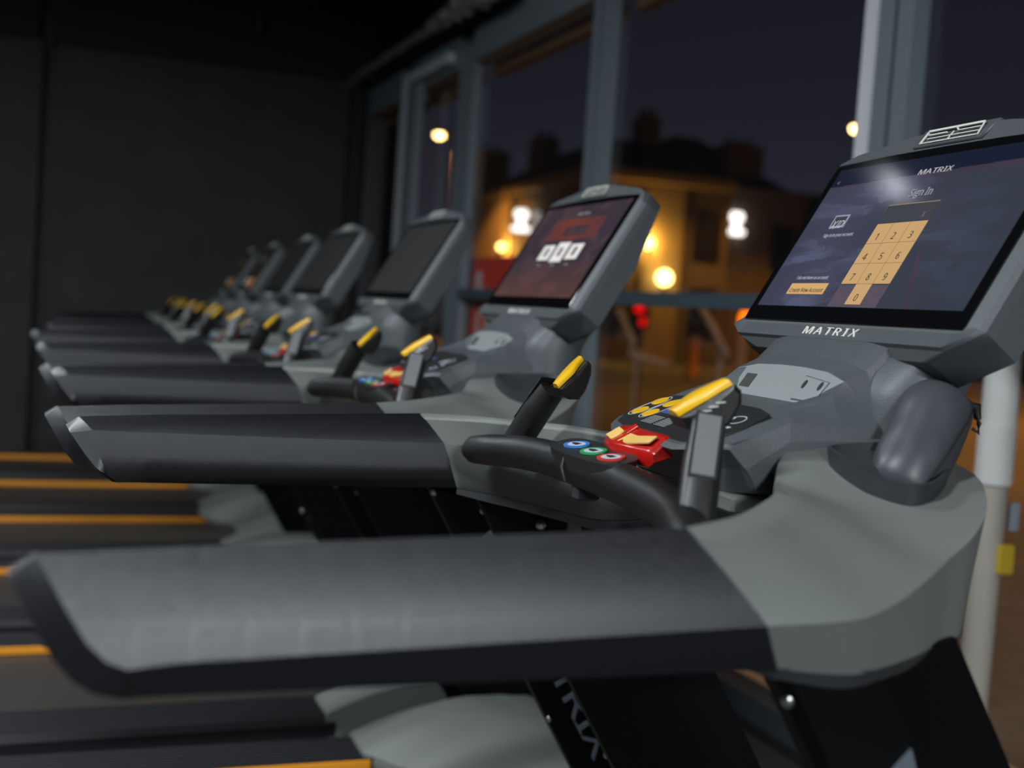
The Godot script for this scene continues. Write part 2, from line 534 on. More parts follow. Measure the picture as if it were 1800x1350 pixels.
func build_street() -> void:
	var road := mottle(mat(Color.WHITE, 0.8), lin(0.10, 0.085, 0.07), lin(0.17, 0.145, 0.12), 0.05, 0.3)
	structure(box(V(2.3, -0.2, -90), V(80, -0.01, 30)), "ground", road, "street and pavement outside the glazing")
	structure(box(V(2.32, -0.15, -60), V(2.78, 0.0, 9.4), 0.01), "trim_4", mottle(mat(Color.WHITE, 0.8), lin(0.42, 0.37, 0.31), lin(0.55, 0.49, 0.42), 0.05, 0.8), "pale paving strip along the foot of the glazing outside")
	var brick := mottle(mat(Color.WHITE, 0.9), lin(0.13, 0.10, 0.075), lin(0.21, 0.165, 0.12), 0.06, 0.5)
	var stone := mottle(mat(Color.WHITE, 0.9), lin(0.34, 0.25, 0.14), lin(0.46, 0.34, 0.19), 0.06, 0.5)
	var slate := mat(lin(0.03, 0.028, 0.028), 0.9)
	var win := mat(lin(0.012, 0.012, 0.014), 0.3)
	var cord := mat(lin(0.30, 0.20, 0.10), 0.9)
	var b := thing("corner_building", "brown brick corner building with hipped roof and tall chimneys across the street", "building", V(14.6, 0, -37.8))
	build(box(V(0, 0, -16), V(5.1, 6.0, 0)), "wall", brick, b)
	build(box(V(-0.3, 5.95, -16.2), V(5.2, 6.35, 0.3), 0.06), "cornice", cord, b)
	build(box(V(1.9, 0, 0.0), V(3.3, 5.9, 0.12)), "stone_pier", stone, b)
	build(box(V(-0.12, 0, -14.2), V(0.0, 5.9, -8.5)), "stone_pier", stone, b)
	build(loft([[V(0, 6.3, -16), V(5.1, 6.3, -16), V(5.1, 6.3, 0), V(0, 6.3, 0)], [V(2.6, 8.1, -11), V(4.2, 8.1, -11), V(4.2, 8.1, -5), V(2.6, 8.1, -5)]], range(4)), "roof", slate, b)
	for q in [[3.9, -5.0, 0.42, 9.0], [1.6, -10.0, 0.5, 8.5], [0.1, -13.6, 0.9, 8.2]]:
		var ch := build(box(V(q[0] - q[2], 6.2, q[1] - q[2]), V(q[0] + q[2], q[3], q[1] + q[2])), "chimney", brick, b)
		for k in 3:
			build(tube([V(q[0] + (k - 1) * q[2] * 0.6, q[3], q[1]), V(q[0] + (k - 1) * q[2] * 0.6, q[3] + 0.35, q[1])], [0.1, 0.09], 8), "chimney_pot", brick, ch)
	for q in [[0.35, 0.7], [3.8, 0.7]]:
		for y in [0.9, 3.5]:
			build(box(V(q[0], y, 0.0), V(q[0] + 1.0, y + 1.7, 0.05)), "window", win, b)
	for k in 4:
		for y in [0.9, 3.5]:
			build(box(V(-0.05, y, -2.6 - 3.6 * k), V(0.0, y + 1.7, -1.5 - 3.6 * k)), "window", win, b)
	var w := thing("side_wing", "lower brown wing with a hipped roof right of the corner building", "building", V(19.95, 0, -41.9), 0.0)
	build(box(V(0, 0, -9), V(4.6, 6.45, 0.9)), "wall", brick, w)
	build(box(V(-0.15, 6.4, -9.1), V(4.75, 6.6, 1.05), 0.04), "parapet", brick, w)
	build(loft([[V(0.0, 6.5, -8), V(4.4, 6.5, -8), V(4.4, 6.5, 0.6), V(0.0, 6.5, 0.6)], [V(0.3, 8.65, -5), V(1.2, 8.65, -5), V(1.2, 8.65, -2), V(0.3, 8.65, -2)]], range(4)), "roof", slate, w)
	var c2 := build(box(V(1.75, 6.5, -1.6), V(3.2, 8.35, -0.2)), "chimney", brick, w)
	for k in 4: build(tube([V(1.95 + 0.35 * k, 8.35, -0.9), V(1.95 + 0.35 * k, 8.65, -0.9)], [0.11, 0.10], 8), "chimney_pot", brick, c2)
	for q in [[0.6, 3.6], [3.2, 3.6], [0.6, 0.9], [3.2, 0.9]]:
		build(box(V(q[0], q[1], 0.9), V(q[0] + 0.9, q[1] + 1.7, 0.95)), "window", win, w)
	var r := thing("terrace_house", "low dark building at the right end of the street behind the nearest screen", "building", V(25.4, 0, -44))
	build(box(V(0, 0, -8), V(24, 5.9, 0)), "wall", brick, r)
	build(loft([[V(-0.2, 5.9, -8.2), V(24.2, 5.9, -8.2), V(24.2, 5.9, 0.2), V(-0.2, 5.9, 0.2)], [V(1, 7.4, -5), V(23, 7.4, -5), V(23, 7.4, -3), V(1, 7.4, -3)]], range(4)), "roof", slate, r)
	for k in 7: build(box(V(1.5 + 3.2 * k, 3.2, 0), V(2.6 + 3.2 * k, 4.8, 0.05)), "window", win, r)
	var f := thing("far_building", "dark building far down the street behind the glazed door", "building", V(10.2, 0, -66))
	build(box(V(-8, 0, -8), V(3.9, 7.0, 0)), "wall", slate, f)
	build(loft([[V(-8.2, 7, -8.2), V(4.1, 7, -8.2), V(4.1, 7, 0.2), V(-8.2, 7, 0.2)], [V(-7, 9, -5), V(3, 9, -5), V(3, 9, -3), V(-7, 9, -3)]], range(4)), "roof", slate, f)
	# white wall lanterns: a round head over a wide tray
	var n := 0
	for q in [[14.2, 4.82, -44.06, "white glowing wall lantern left of the second treadmill screen"], [21.5, 5.2, -40.75, "white glowing wall lantern right of the second treadmill screen"]]:
		var t := thing("wall_lantern", q[3], "lantern", V(q[0], q[1], q[2]), 0.0, "white wall lanterns")
		var white := glow(Color(1, 0.98, 0.94), 2.6)
		for x in [-0.11, 0.11]: build(ball(V(x, 0.24, 0), V(0.16, 0.19, 0.16), 7), "globe", white, t)
		build(box(V(-0.36, -0.42, -0.15), V(0.36, -0.20, 0.15), 0.09), "tray", white, t)
		build(tube([V(0, -0.22, 0), V(0, 0.14, 0)], [0.15, 0.13], 8), "neck", white, t)
		build(tube([V(0, 0, -0.2), V(0.2 if n == 0 else 0.0, 0, -0.3)], [0.04, 0.04], 8), "bracket", M.dark, t)
		n += 1
	# warm spotlights on the walls
	for q in [[17.2, 2.85, -37.35, 10.0, 0.26, "bright yellow spotlight low on the pale stone pier"], [16.55, 3.95, -37.4, 3.0, 0.17, "small yellow spotlight above the bright one on the stone pier"], [14.15, 2.75, -47.1, 10.0, 0.28, "bright yellow spotlight at the foot of the far side wall"], [14.2, 3.9, -46.4, 3.0, 0.14, "small yellow spotlight on the far side wall under the lantern"]]:
		var t := thing("spotlight", q[5], "spotlight", V(q[0], q[1], q[2]), 0.0, "warm wall spotlights")
		build(ball(Vector3.ZERO, Vector3.ONE * q[4], 7), "bulb", glow(Color(1.0, 0.86, 0.5), 8.0), t)
		build(box(V(-0.06, -0.5, -0.06), V(0.06, -q[4], 0.06)), "stem", M.dark, t)
		lamp(Vector3.ZERO, Color(1.0, 0.76, 0.34), q[3], 0.1, "spotlight_lamp", t)
	street_lamp(12.05, 7.95, -46.2, "orange street lamp seen through the glazed door", 45.0)
	street_lamp(22.8, 7.96, -34.3, "orange street lamp beside the bright strip on the mullion", 45.0)
	street_lamp(19.0, 8.2, -15.0, "orange street lamp nearer down the street, right of the window bays", 170.0)
	street_lamp(10.5, 8.0, -9.0, "orange street lamp beyond the pavement, beside the nearest bay of glazing", 7.0)
	var wl := thing("wall_lamp", "orange lamp on a bracket high on the wall outside, over the pavement", "lamp", V(3.3, 6.6, -7.4))
	build(tube([V(-0.7, 0.3, 0), V(-0.2, 0.35, 0), V(0, 0.15, 0)], [0.03, 0.03, 0.03], 8), "bracket", M.dark, wl)
	build(tube([V(0, 0.16, 0), V(0, 0.06, 0), V(0, 0.02, 0)], [0.04, 0.14, 0.17], 14), "shade", M.dark, wl)
	build(ball(Vector3.ZERO, V(0.1, 0.1, 0.1), 7), "bulb", glow(Color(1.0, 0.8, 0.5), 8.0), wl)
	lamp(Vector3.ZERO, Color(1.0, 0.74, 0.46), 18.0, 0.1, "wall_lamp_light", wl)
	# parked car with red tail lamps, cone, barriers
	var car := thing("parked_car", "dark parked car out on the street below the transom", "car", V(19.6, 0, -31.0), 0.35)
	var prof := [V(-0.2, 0.3, 0), V(4.1, 0.3, 0), V(4.2, 0.8, 0), V(3.2, 0.95, 0), V(2.6, 1.4, 0), V(1.0, 1.45, 0), V(0.2, 1.0, 0), V(-0.2, 0.9, 0)]
	build(prism(prof, V(0, 0, -1.7), 0.12), "body", mat(lin(0.012, 0.010, 0.010), 0.25), car)
	for x in [0.65, 3.35]:
		for z in [0.02, -1.72]: build(tube([V(x, 0.31, z - 0.1), V(x, 0.31, z + 0.1)], [0.31, 0.31], 16), "wheel", M.rubber, car)
	build(ball(V(-0.17, 0.86, -0.25), V(0.07, 0.08, 0.2), 6), "tail_lamp", mat(lin(0.2, 0.01, 0.01), 0.3), car)
	build(ball(V(-0.17, 0.86, -1.45), V(0.07, 0.08, 0.2), 6), "tail_lamp", mat(lin(0.2, 0.01, 0.01), 0.3), car)
	var sg := thing("stop_signal", "two glowing red signal lamps, one above the other, under the transom", "signal", V(6.5, 0, -14.75))
	build(tube([V(0, 0, 0), V(0, 1.25, 0)], [0.04, 0.04], 8), "post", M.dark, sg)
	build(box(V(-0.13, 1.22, -0.12), V(0.13, 1.6, 0.0), 0.02), "case", M.dark, sg)
	build(ball(V(-0.03, 1.49, 0), V(0.08, 0.05, 0.05), 6), "red_lamp", glow(Color(1.0, 0.03, 0.03), 1.0), sg)
	build(ball(V(0.03, 1.33, 0), V(0.06, 0.06, 0.06), 6), "red_lamp", glow(Color(1.0, 0.04, 0.03), 0.7), sg)
	var cone := thing("bollard", "orange bollard standing on the far side of the road", "bollard", V(13.3, 0, -26.9))
	build(tube([V(0, 0, 0), V(0, 0.8, 0), V(0, 1.0, 0), V(0, 1.06, 0)], [0.12, 0.12, 0.11, 0.07], 12), "post", mat(lin(0.85, 0.36, 0.03), 0.5), cone)
	build(tube([V(0, 0, 0), V(0, 0.05, 0)], [0.2, 0.18], 12), "base", M.rubber, cone)
	var k := 0
	for q in [[5.45, -12.9, "bent grey steel barrier tube outside, below the left of the transom"], [5.45, -10.85, "leaning grey steel barrier tube outside, halfway to the nearest screen"]]:
		var br := thing("barrier", q[2], "barrier", V(q[0], 0, q[1]), 0.0, "grey steel barriers outside")
		var steel := mat(lin(0.45, 0.45, 0.46), 0.45)
		if k == 0: build(tube([V(-0.06, 1.47, 0), V(0.16, 1.1, 0), V(0.12, 0.95, 0), V(0.62, 0.86, 0)], [0.04, 0.045, 0.045, 0.035], 10), "rail", steel, br)
		else: build(tube([V(-0.02, 1.50, 0), V(0.28, 1.06, 0)], [0.042, 0.042], 10), "rail", steel, br)
		build(tube([V(0.22, 0, 0), V(0.22, 1.02, 0)], [0.025, 0.025], 8), "post", steel, br)
		k += 1
	var hd := thing("headlamp_post", "small orange glowing beacon beside the lower corner of the nearest screen", "beacon", V(5.85, 0, -10.75))
	build(tube([V(0, 0, 0), V(0, 1.3, 0)], [0.06, 0.06], 8), "post", mat(lin(0.4, 0.25, 0.15), 0.5), hd)
	build(ball(V(0.02, 1.42, 0), V(0.08, 0.12, 0.08), 6), "beacon", glow(Color(1.0, 0.45, 0.05), 2.2), hd)
	var bx := thing("utility_box", "pale orange lit utility box on the pavement beside the console", "box", V(5.2, 0, -9.3))
	build(box(V(-0.1, 0.0, -0.2), V(0.5, 0.86, 0.2), 0.03), "case", mat(lin(0.5, 0.3, 0.2), 0.6), bx)
	build(box(V(-0.13, 0.86, -0.23), V(0.53, 0.92, 0.23), 0.02), "lid", mat(lin(0.4, 0.3, 0.25), 0.6), bx)
	# standpipe
	var pp := thing("standpipe", "white steel pipe standing outside the glazing right of the nearest treadmill", "pipe", V(2.27, 0, -2.72))
	build(tube([V(0, 0, 0), V(0, 0.96, 0)], [0.042, 0.042], 16), "lower_pipe", mat(lin(0.50, 0.46, 0.40), 0.35), pp)
	build(tube([V(0, 0.96, 0), V(0, 1.12, 0)], [0.05, 0.05], 16), "coupling", mat(lin(0.78, 0.78, 0.76), 0.35), pp)
	build(tube([V(0, 1.12, 0), V(0, 1.66, 0)], [0.047, 0.047], 16), "upper_pipe", mat(lin(0.78, 0.78, 0.76), 0.35), pp)
	build(box(V(0.0, 0.72, 0.03), V(0.05, 0.80, 0.055), 0.004), "yellow_tag", mat(lin(0.6, 0.42, 0.02), 0.5), pp)
	build(box(V(0.055, 0.83, 0.0), V(0.085, 0.91, 0.02), 0.004), "grey_tag", mat(lin(0.30, 0.33, 0.40), 0.5), pp)
	# red board with white lettering just outside
	var sb := thing("red_sign", "red board with white lettering standing outside, left of the second treadmill", "sign", V(2.02, 0, -6.75))
	var turn := Transform3D(Basis(Vector3.UP, -PI / 2 + 0.05), Vector3.ZERO)
	build(moved(box(V(-0.42, 0.95, -0.02), V(0.36, 1.64, 0.02), 0.005), turn), "board", mat(lin(0.70, 0.05, 0.025), 0.5), sb)
	raw(moved(letters("CE", 0.17, 0.006, 0.0, true), turn * Transform3D(Basis(), V(-0.02, 1.25, 0.024))), "lettering", M.white, sb)
	raw(moved(letters("&", 0.17, 0.006, 0.0, true), turn * Transform3D(Basis(), V(-0.13, 1.47, 0.024))), "lettering", M.white, sb)
	for s in [-0.36, 0.30]: build(moved(box(V(s - 0.02, 0, -0.02), V(s + 0.02, 0.96, 0.02), 0.004), turn), "leg", M.dark, sb)

# ---------------------------------------------------------------- treadmill (own axes: x towards the front, z to its right)
const SU := Vector3(0.504, 0.864, 0.0)     # up the screen
const SN := Vector3(-0.864, 0.504, 0.0)    # out of the screen
const S0 := Vector3(0.889, 1.353, 0.0)     # middle of the lower edge of its glass

func sp(z: float, v: float, n := 0.0) -> Vector3:
	return S0 + SU * v + SN * n + V(0, 0, z)

func scr() -> Transform3D:   # text on the screen: x right, y up the screen, z out of it
	return Transform3D(Basis(V(0, 0, 1), SU, SN), S0)

func outer(p: Vector3) -> Vector3:   # the outer skin keeps within half the pitch of the row
	if p.z <= 0.475: return p
	var z := 0.475 + (p.z - 0.475) * 0.66
	var k := (1.38 - z) / (1.38 - p.z)
	return V(p.x * k, 1.33 + (p.y - 1.33) * k, z)

func outers(ring: Array) -> Array:
	var out := []
	for p in ring: out.append(outer(p))
	return out

func arm(s: int) -> Array:
	var e0 := [V(-0.067, 1.126, 0.466), V(-0.066, 1.122, 0.478), V(-0.048, 1.093, 0.489), V(-0.034, 1.070, 0.500), V(-0.019, 1.055, 0.507), V(-0.004, 1.047, 0.511), V(0.014, 1.043, 0.510), V(0.008, 1.046, 0.450), V(-0.022, 1.066, 0.449), V(-0.040, 1.088, 0.449), V(-0.060, 1.116, 0.452)]
	var e1 := [V(-0.050, 1.138, 0.470), V(-0.048, 1.137, 0.476), V(-0.037, 1.120, 0.489), V(-0.022, 1.098, 0.506), V(-0.010, 1.083, 0.518), V(0.002, 1.074, 0.526), V(0.016, 1.070, 0.530), V(0.020, 1.043, 0.508), V(0.000, 1.047, 0.450), V(-0.020, 1.085, 0.449), V(-0.030, 1.121, 0.450)]
	var e2 := []
	var e3 := []
	for j in 11:
		var p: Vector3 = e1[j]
		var w := [0.0, 0.02, 0.2, 0.45, 0.68, 0.86, 1.0, 1.0, 0.6, 0.6, 0.55][j] as float
		e2.append(V(0.06 if j < 11 else 0.0, 0, 0))
		e3.append(V(lerpf(0.453, 0.505, w), 0, p.z))
	var ys := [1.161, 1.163, 1.148, 1.130, 1.114, 1.103, 1.094, 1.052, 1.050, 1.085, 1.119]
	var y1 := [1.1385, 1.140, 1.124, 1.1045, 1.0885, 1.078, 1.070, 1.043, 1.046, 1.085, 1.1205]
	var z1 := [0.469, 0.476, 0.489, 0.505, 0.518, 0.525, 0.530, 0.510, 0.450, 0.449, 0.450]
	for j in 11:
		e3[j] = V(e3[j].x if j < 7 else (0.53 if j == 7 else (0.515 if j == 8 else 0.50)), ys[j], z1[j])
		e2[j] = V(0.05, lerpf(y1[j], ys[j], 0.17), z1[j])
	# tip band, then the long faces
	e0 = outers(e0)
	for j in range(2, 6):
		var push: Vector3 = V(0, 0.62, 0.78) * [0, 0, 0.0019, 0.0029, 0.0027, 0.0015][j]
		e1[j] += push
		e2[j] += push
		e3[j] += push
	e1 = outers(e1)
	e2 = outers(e2)
	e3 = outers(e3)
	var out := loft([e0, e1], [1, 6, 7, 10], true, true, false)
	out.append_array(loft([e1, e2, e3], [1, 6, 7, 10], true, false, true, [], 60))
	return sided(out, s)

func section(a: Array) -> Array:   # [IB, IC, RT, OC, OB] -> ring with a rounded ridge and a domed top
	var rt: Vector3 = a[2]
	var oc: Vector3 = a[3]
	var ring := [a[0], a[1], rt + V(0.0, -0.006, -0.004) + (a[1] - rt).normalized() * 0.004, rt]
	for k in [0.2, 0.42, 0.65, 0.85]:
		ring.append(rt.lerp(oc, k) + V(0, a[5] * sin(PI * k), 0))
	ring.append_array([oc, oc.lerp(a[4], 0.12), oc.lerp(a[4], 0.5), a[4]])
	return ring

func body_sections() -> Array:
	var s := [
		[V(0.515, 1.050, 0.450), V(0.490, 1.118, 0.450), V(0.453, 1.163, 0.475), V(0.505, 1.094, 0.530), V(0.530, 1.052, 0.510), 0.0],
		[V(0.575, 1.045, 0.405), V(0.555, 1.120, 0.410), V(0.520, 1.166, 0.435), V(0.585, 1.098, 0.530), V(0.600, 1.045, 0.508), 0.002],
		[V(0.630, 1.040, 0.330), V(0.610, 1.120, 0.335), V(0.583, 1.168, 0.370), V(0.648, 1.101, 0.494), V(0.655, 1.043, 0.482), 0.004],
		[V(0.665, 1.040, 0.250), V(0.650, 1.120, 0.260), V(0.640, 1.170, 0.300), V(0.710, 1.111, 0.452), V(0.715, 1.043, 0.448), 0.006],
		[V(0.705, 1.045, 0.215), V(0.694, 1.120, 0.200), V(0.690, 1.171, 0.212), V(0.770, 1.123, 0.407), V(0.768, 1.043, 0.408), 0.000],
		[V(0.735, 1.050, 0.205), V(0.716, 1.120, 0.178), V(0.725, 1.194, 0.170), V(0.827, 1.142, 0.372), V(0.808, 1.042, 0.385), -0.009],
		[V(0.800, 1.050, 0.205), V(0.790, 1.120, 0.195), V(0.800, 1.209, 0.163), V(0.888, 1.166, 0.310), V(0.852, 1.042, 0.325), -0.014],
		[V(0.860, 1.050, 0.130), V(0.855, 1.120, 0.120), V(0.870, 1.216, 0.160), V(0.945, 1.186, 0.200), V(0.900, 1.042, 0.220), -0.012],
		[V(0.890, 1.050, 0.000), V(0.885, 1.120, 0.000), V(0.900, 1.218, 0.000), V(0.975, 1.196, 0.000), V(0.935, 1.042, 0.000), 0.004]]
	var rings := []
	for a in s:
		a[3] = outer(a[3])
		a[4] = outer(a[4])
		rings.append(section(a))
	return smooth(rings, 5)

func console_body() -> Array:
	var half := loft(body_sections(), [1, 2, 8, 11], true, true, false)
	var out := half.duplicate()
	out.append_array(mirror(half))
	return out

func base_trim() -> Array:
	var rings := []
	var rs := body_sections()
	for i in rs.size():
		var r: Array = rs[i]
		var ob: Vector3 = r[11]
		var ib: Vector3 = r[0]
		var inn := (ib - ob).normalized()
		var t := float(i) / (rs.size() - 1)
		var drop := 0.010 + 0.004 * smoothstep(0.0, 0.12, t) + 0.008 * smoothstep(0.3, 0.65, t)
		var up := 0.010 * exp(-pow((t - 0.10) / 0.06, 2.0))
		rings.append([ib + V(0, -0.001, 0), ob + inn * 0.001 + V(0, up, 0), ob + inn * (-0.001) + V(0, up, 0) , ob + inn * 0.006 + V(0, -drop, 0), ib + V(0, -drop, 0)])
	var half := loft(rings, range(5), true, true, false)
	var out := half.duplicate()
	out.append_array(mirror(half))
	return out

func upright(s: int) -> Array:   # leaning flat post, wider than thick, with a ridge along its outer face
	var rings := []
	for y: float in [1.045, 0.05]:
		var x := 0.552 - 0.60 * (y - 1.03)
		rings.append([V(x, y, 0.445), V(x, y, 0.470), V(x + 0.012, y, 0.480), V(x + 0.10, y, 0.476), V(x + 0.108, y, 0.470), V(x + 0.245, y, 0.405), V(x + 0.248, y, 0.385), V(x + 0.12, y, 0.39)])
	return sided(loft(rings, range(8)), s)

func cover_h(x: float, z: float) -> Array:   # [start x, height] of the motor cover
	var a := absf(z)
	var x0 := 0.672 + 0.13 * (1.0 - smoothstep(0.20, 0.32, a))
	var y0 := 0.252 - 0.02 * (1.0 - smoothstep(0.24, 0.30, a))
	var t := clampf((x - x0) / 0.30, 0.0, 1.0)
	var h := y0 + 0.10 * sin(t * PI / 2) + 0.012 * (1.0 - smoothstep(0.22, 0.30, a)) * t
	h -= 0.30 * pow(clampf((x - 1.12) / 0.16, 0.0, 1.0), 2.0)
	h -= 0.035 * smoothstep(0.40, 0.46, a) * t
	return [x0, h]

func motor_cover() -> Array:
	var rings := []
	for i in 33:
		var z := lerpf(-0.46, 0.46, i / 32.0)
		var c0: Array = cover_h(0.7, z)
		var ring := [V(c0[0] + 0.02, 0.10, z), V(c0[0], c0[1] - 0.0, z)]
		ring[1] = V(c0[0], cover_h(c0[0], z)[1] - 0.012, z)
		for k in 18:
			var x := lerpf(c0[0] + 0.004, 1.28, pow(k / 17.0, 1.2))
			ring.append(V(x, cover_h(x, z)[1], z))
		ring.append(V(1.285, 0.05, z))
		ring.append(V(1.0, 0.05, z))
		rings.append(ring)
	return loft(rings, [0, 1, 2, 19, 20, 21])

func rail_profile(s: int) -> Array:   # ridged foot rail, ribs along x
	var prof := [V(0, 0.10, 0.455), V(0, 0.225, 0.462), V(0, 0.243, 0.456)]
	for k in 7:
		var z := 0.445 - 0.02 * k
		prof.append(V(0, 0.247, z))
		prof.append(V(0, 0.247, z - 0.010))
		prof.append(V(0, 0.2445, z - 0.012))
		prof.append(V(0, 0.2445, z - 0.018))
	prof.append(V(0, 0.2475, 0.297))
	prof.append(V(0, 0.2475, 0.291))
	prof.append(V(0, 0.2462, 0.290))
	prof.append(V(0, 0.10, 0.290))
	var a := []
	var b := []
	for p in prof:
		a.append(p + V(-0.95, 0, 0))
		b.append(p + V(0.70, 0, 0))
	return sided(loft([a, b], range(prof.size())), s)

func grip_path() -> Array:
	return [V(0.545, 1.118, 0.305), V(0.556, 1.145, 0.290), V(0.572, 1.19, 0.264), V(0.589, 1.231, 0.238)]

func grip_frame(i: int) -> Transform3D:
	var p := grip_path()
	var up: Vector3 = (p[mini(i + 1, 3)] - p[maxi(i - 1, 0)]).normalized()
	var fx := (V(0.93, 0, 0.36) - up * up.dot(V(0.93, 0, 0.36))).normalized()
	return Transform3D(Basis(fx, up, fx.cross(up)), p[i])

func grip(s: int) -> Array:
	var rings := []
	for i in 4:
		var f := grip_frame(i)
		if i == 3: f = f.translated_local(V(0, -0.007, 0)).scaled_local(Vector3.ONE * 0.88)
		var ring := []
		for k in 16:
			var a := TAU * k / 16
			var cx := signf(cos(a)) * pow(absf(cos(a)), 0.7)
			var cz := signf(sin(a)) * pow(absf(sin(a)), 0.7)
			ring.append(f * V(cx * 0.0205, 0, cz * 0.0180))
		rings.append(ring)
	return sided(loft(rings), s)

func toe(p: Vector3) -> Vector3:   # the heads toe out towards the front
	return p + V(0, 0, (p.x - 0.598) * 0.55 - 0.008)

func grip_head(s: int) -> Array:
	var o := [V(0.574, 1.231, 0), V(0.580, 1.221, 0), V(0.590, 1.217, 0), V(0.608, 1.217, 0), V(0.619, 1.229, 0), V(0.6275, 1.252, 0), V(0.6265, 1.265, 0), V(0.620, 1.271, 0), V(0.597, 1.252, 0)]
	var rings := []
	for q in [[0.186, 0.005], [0.191, 0.0], [0.226, 0.0], [0.232, 0.006]]:
		var ring := []
		for p: Vector3 in o:
			var c := V(0.603, 1.245, 0)
			ring.append(toe(p + (c - p).normalized() * q[1] + V(0, 0, q[0])))
		rings.append(ring)
	return sided(loft(rings, range(9), true, true, true, [1, 2]), s)

func thumb_switch(s: int) -> Array:
	var line := [V(0.5735, 1.2315, 0), V(0.585, 1.2425, 0), V(0.597, 1.2530, 0), V(0.608, 1.2620, 0), V(0.6195, 1.2705, 0)]
	var w := [0.010, 0.014, 0.016, 0.012, 0.008]
	var sh := [0.0, 0.0, 0.0, 0.003, 0.005]
	var rings := []
	for i in 5:
		var nrm := V(-0.6, 0.8, 0)
		var p: Vector3 = line[i]
		var z: float = 0.210 + sh[i]
		var ring := [p + V(0, 0, z - w[i]), p + nrm * 0.004 + V(0, 0, z - w[i]), p + nrm * 0.0072 + V(0, 0, z - w[i] * 0.7), p + nrm * 0.0072 + V(0, 0, z + w[i] * 0.7), p + nrm * 0.004 + V(0, 0, z + w[i]), p + V(0, 0, z + w[i])]
		for k in 6: ring[k] = toe(ring[k])
		rings.append(ring)
	return sided(loft(smooth(rings, 4), [0, 5]), s)

func sensor(s: int, grow: float, lift: float) -> Array:   # plate on the outer rear face of the grip
	var o := []
	for q in [[1, -1, 0.012], [2, -1, 0.0], [2, 1, 0.0], [1, 1, 0.012]]: pass
	var a := grip_frame(1)
	var b := grip_frame(3)
	for q in [[0.30, -1.0], [0.30, 1.0], [0.97, 1.0], [0.97, -1.0]]:
		var f := a.interpolate_with(b, q[0])
		var e := (0.0 - grow) if q[0] < 0.5 else grow
		o.append(f * V(q[1] * (0.0118 + grow), e, 0.0177))
	var d := (o[1] - o[0]).cross(o[3] - o[0]).normalized() as Vector3
	if d.z < 0: d = -d
	return sided(prism(o, d * lift, lift * 0.4), s)

func handlebar_points() -> Array:
	return [V(0.508, 1.118, -0.385), V(0.516, 1.121, -0.372), V(0.530, 1.126, -0.33), V(0.550, 1.132, -0.27), V(0.562, 1.136, -0.2), V(0.570, 1.138, -0.1), V(0.573, 1.139, 0), V(0.570, 1.138, 0.1), V(0.562, 1.136, 0.2), V(0.550, 1.132, 0.27), V(0.530, 1.126, 0.33), V(0.516, 1.121, 0.372), V(0.508, 1.118, 0.385)]

func disc(c: Vector3, up: Vector3, fx: Vector3, rx: float, rz: float, h: float) -> Array:
	var fz := fx.cross(up).normalized()
	var o := []
	for k in 20:
		var a := TAU * k / 20
		o.append(c + fx.normalized() * cos(a) * rx + fz * sin(a) * rz)
	return prism(o, up.normalized() * h, h * 0.35)

func ringed(c: Vector3, up: Vector3, fx: Vector3, rx: float, rz: float, w: float, h: float) -> Array:
	var fz := fx.cross(up).normalized()
	var rings := []
	for q in [[0.0, 0.0], [0.0, h], [w, h], [w, 0.0]]:
		var ring := []
		for k in 24:
			var a := TAU * k / 24
			ring.append(c + fx.normalized() * cos(a) * (rx - q[0]) + fz * sin(a) * (rz - q[0]) + up.normalized() * q[1])
		rings.append(ring)
	rings.append(rings[0])
	return loft(rings, [], true, false, false, [1, 2, 3])

func key_y(x: float) -> float:
	return 1.190 + 0.42 * (x - 0.624)

func kp(x: float, z: float, lift := 0.0) -> Vector3:
	return V(x - 0.387 * lift, key_y(x) + 0.922 * lift, z)

func dash() -> Array:
	var st := [
		[[0.660, 1.140], [0.648, 1.165], [0.620, 1.184], [0.626, 1.1905], [0.735, 1.2366], [0.795, 1.243], [0.8265, 1.288], [0.845, 1.302], [0.875, 1.330], 0.0],
		[[0.660, 1.140], [0.648, 1.165], [0.620, 1.184], [0.626, 1.1905], [0.735, 1.2366], [0.795, 1.243], [0.8245, 1.285], [0.843, 1.300], [0.875, 1.330], 0.090],
		[[0.662, 1.141], [0.650, 1.166], [0.624, 1.186], [0.630, 1.1925], [0.738, 1.2378], [0.796, 1.2445], [0.8225, 1.282], [0.843, 1.297], [0.875, 1.328], 0.105],
		[[0.668, 1.142], [0.656, 1.168], [0.634, 1.190], [0.640, 1.1965], [0.775, 1.2450], [0.803, 1.2640], [0.8185, 1.277], [0.846, 1.290], [0.880, 1.325], 0.132],
		[[0.676, 1.143], [0.664, 1.170], [0.645, 1.193], [0.650, 1.1995], [0.745, 1.2395], [0.800, 1.2470], [0.8400, 1.250], [0.862, 1.256], [0.895, 1.295], 0.142],
		[[0.688, 1.145], [0.672, 1.172], [0.655, 1.194], [0.660, 1.1990], [0.730, 1.2270], [0.800, 1.2265], [0.8600, 1.225], [0.890, 1.225], [0.930, 1.240], 0.165],
		[[0.692, 1.146], [0.685, 1.160], [0.676, 1.172], [0.684, 1.178], [0.728, 1.206], [0.800, 1.209], [0.8600, 1.210], [0.890, 1.210], [0.930, 1.210], 0.170]]
	var rings := []
	for side in [-1, 1]:
		for i in st.size():
			var a: Array = st[st.size() - 1 - i] if side < 0 else st[i]
			if side > 0 and i == 0: continue
			var ring := []
			for k in 9: ring.append(V(a[k][0], a[k][1], a[9] * side))
			ring.append(V(0.95, a[8][1], a[9] * side))
			ring.append(V(0.95, 1.14, a[9] * side))
			rings.append(ring)
	return loft(rings, range(11), true, true, true, [1, 3, 9, 11])

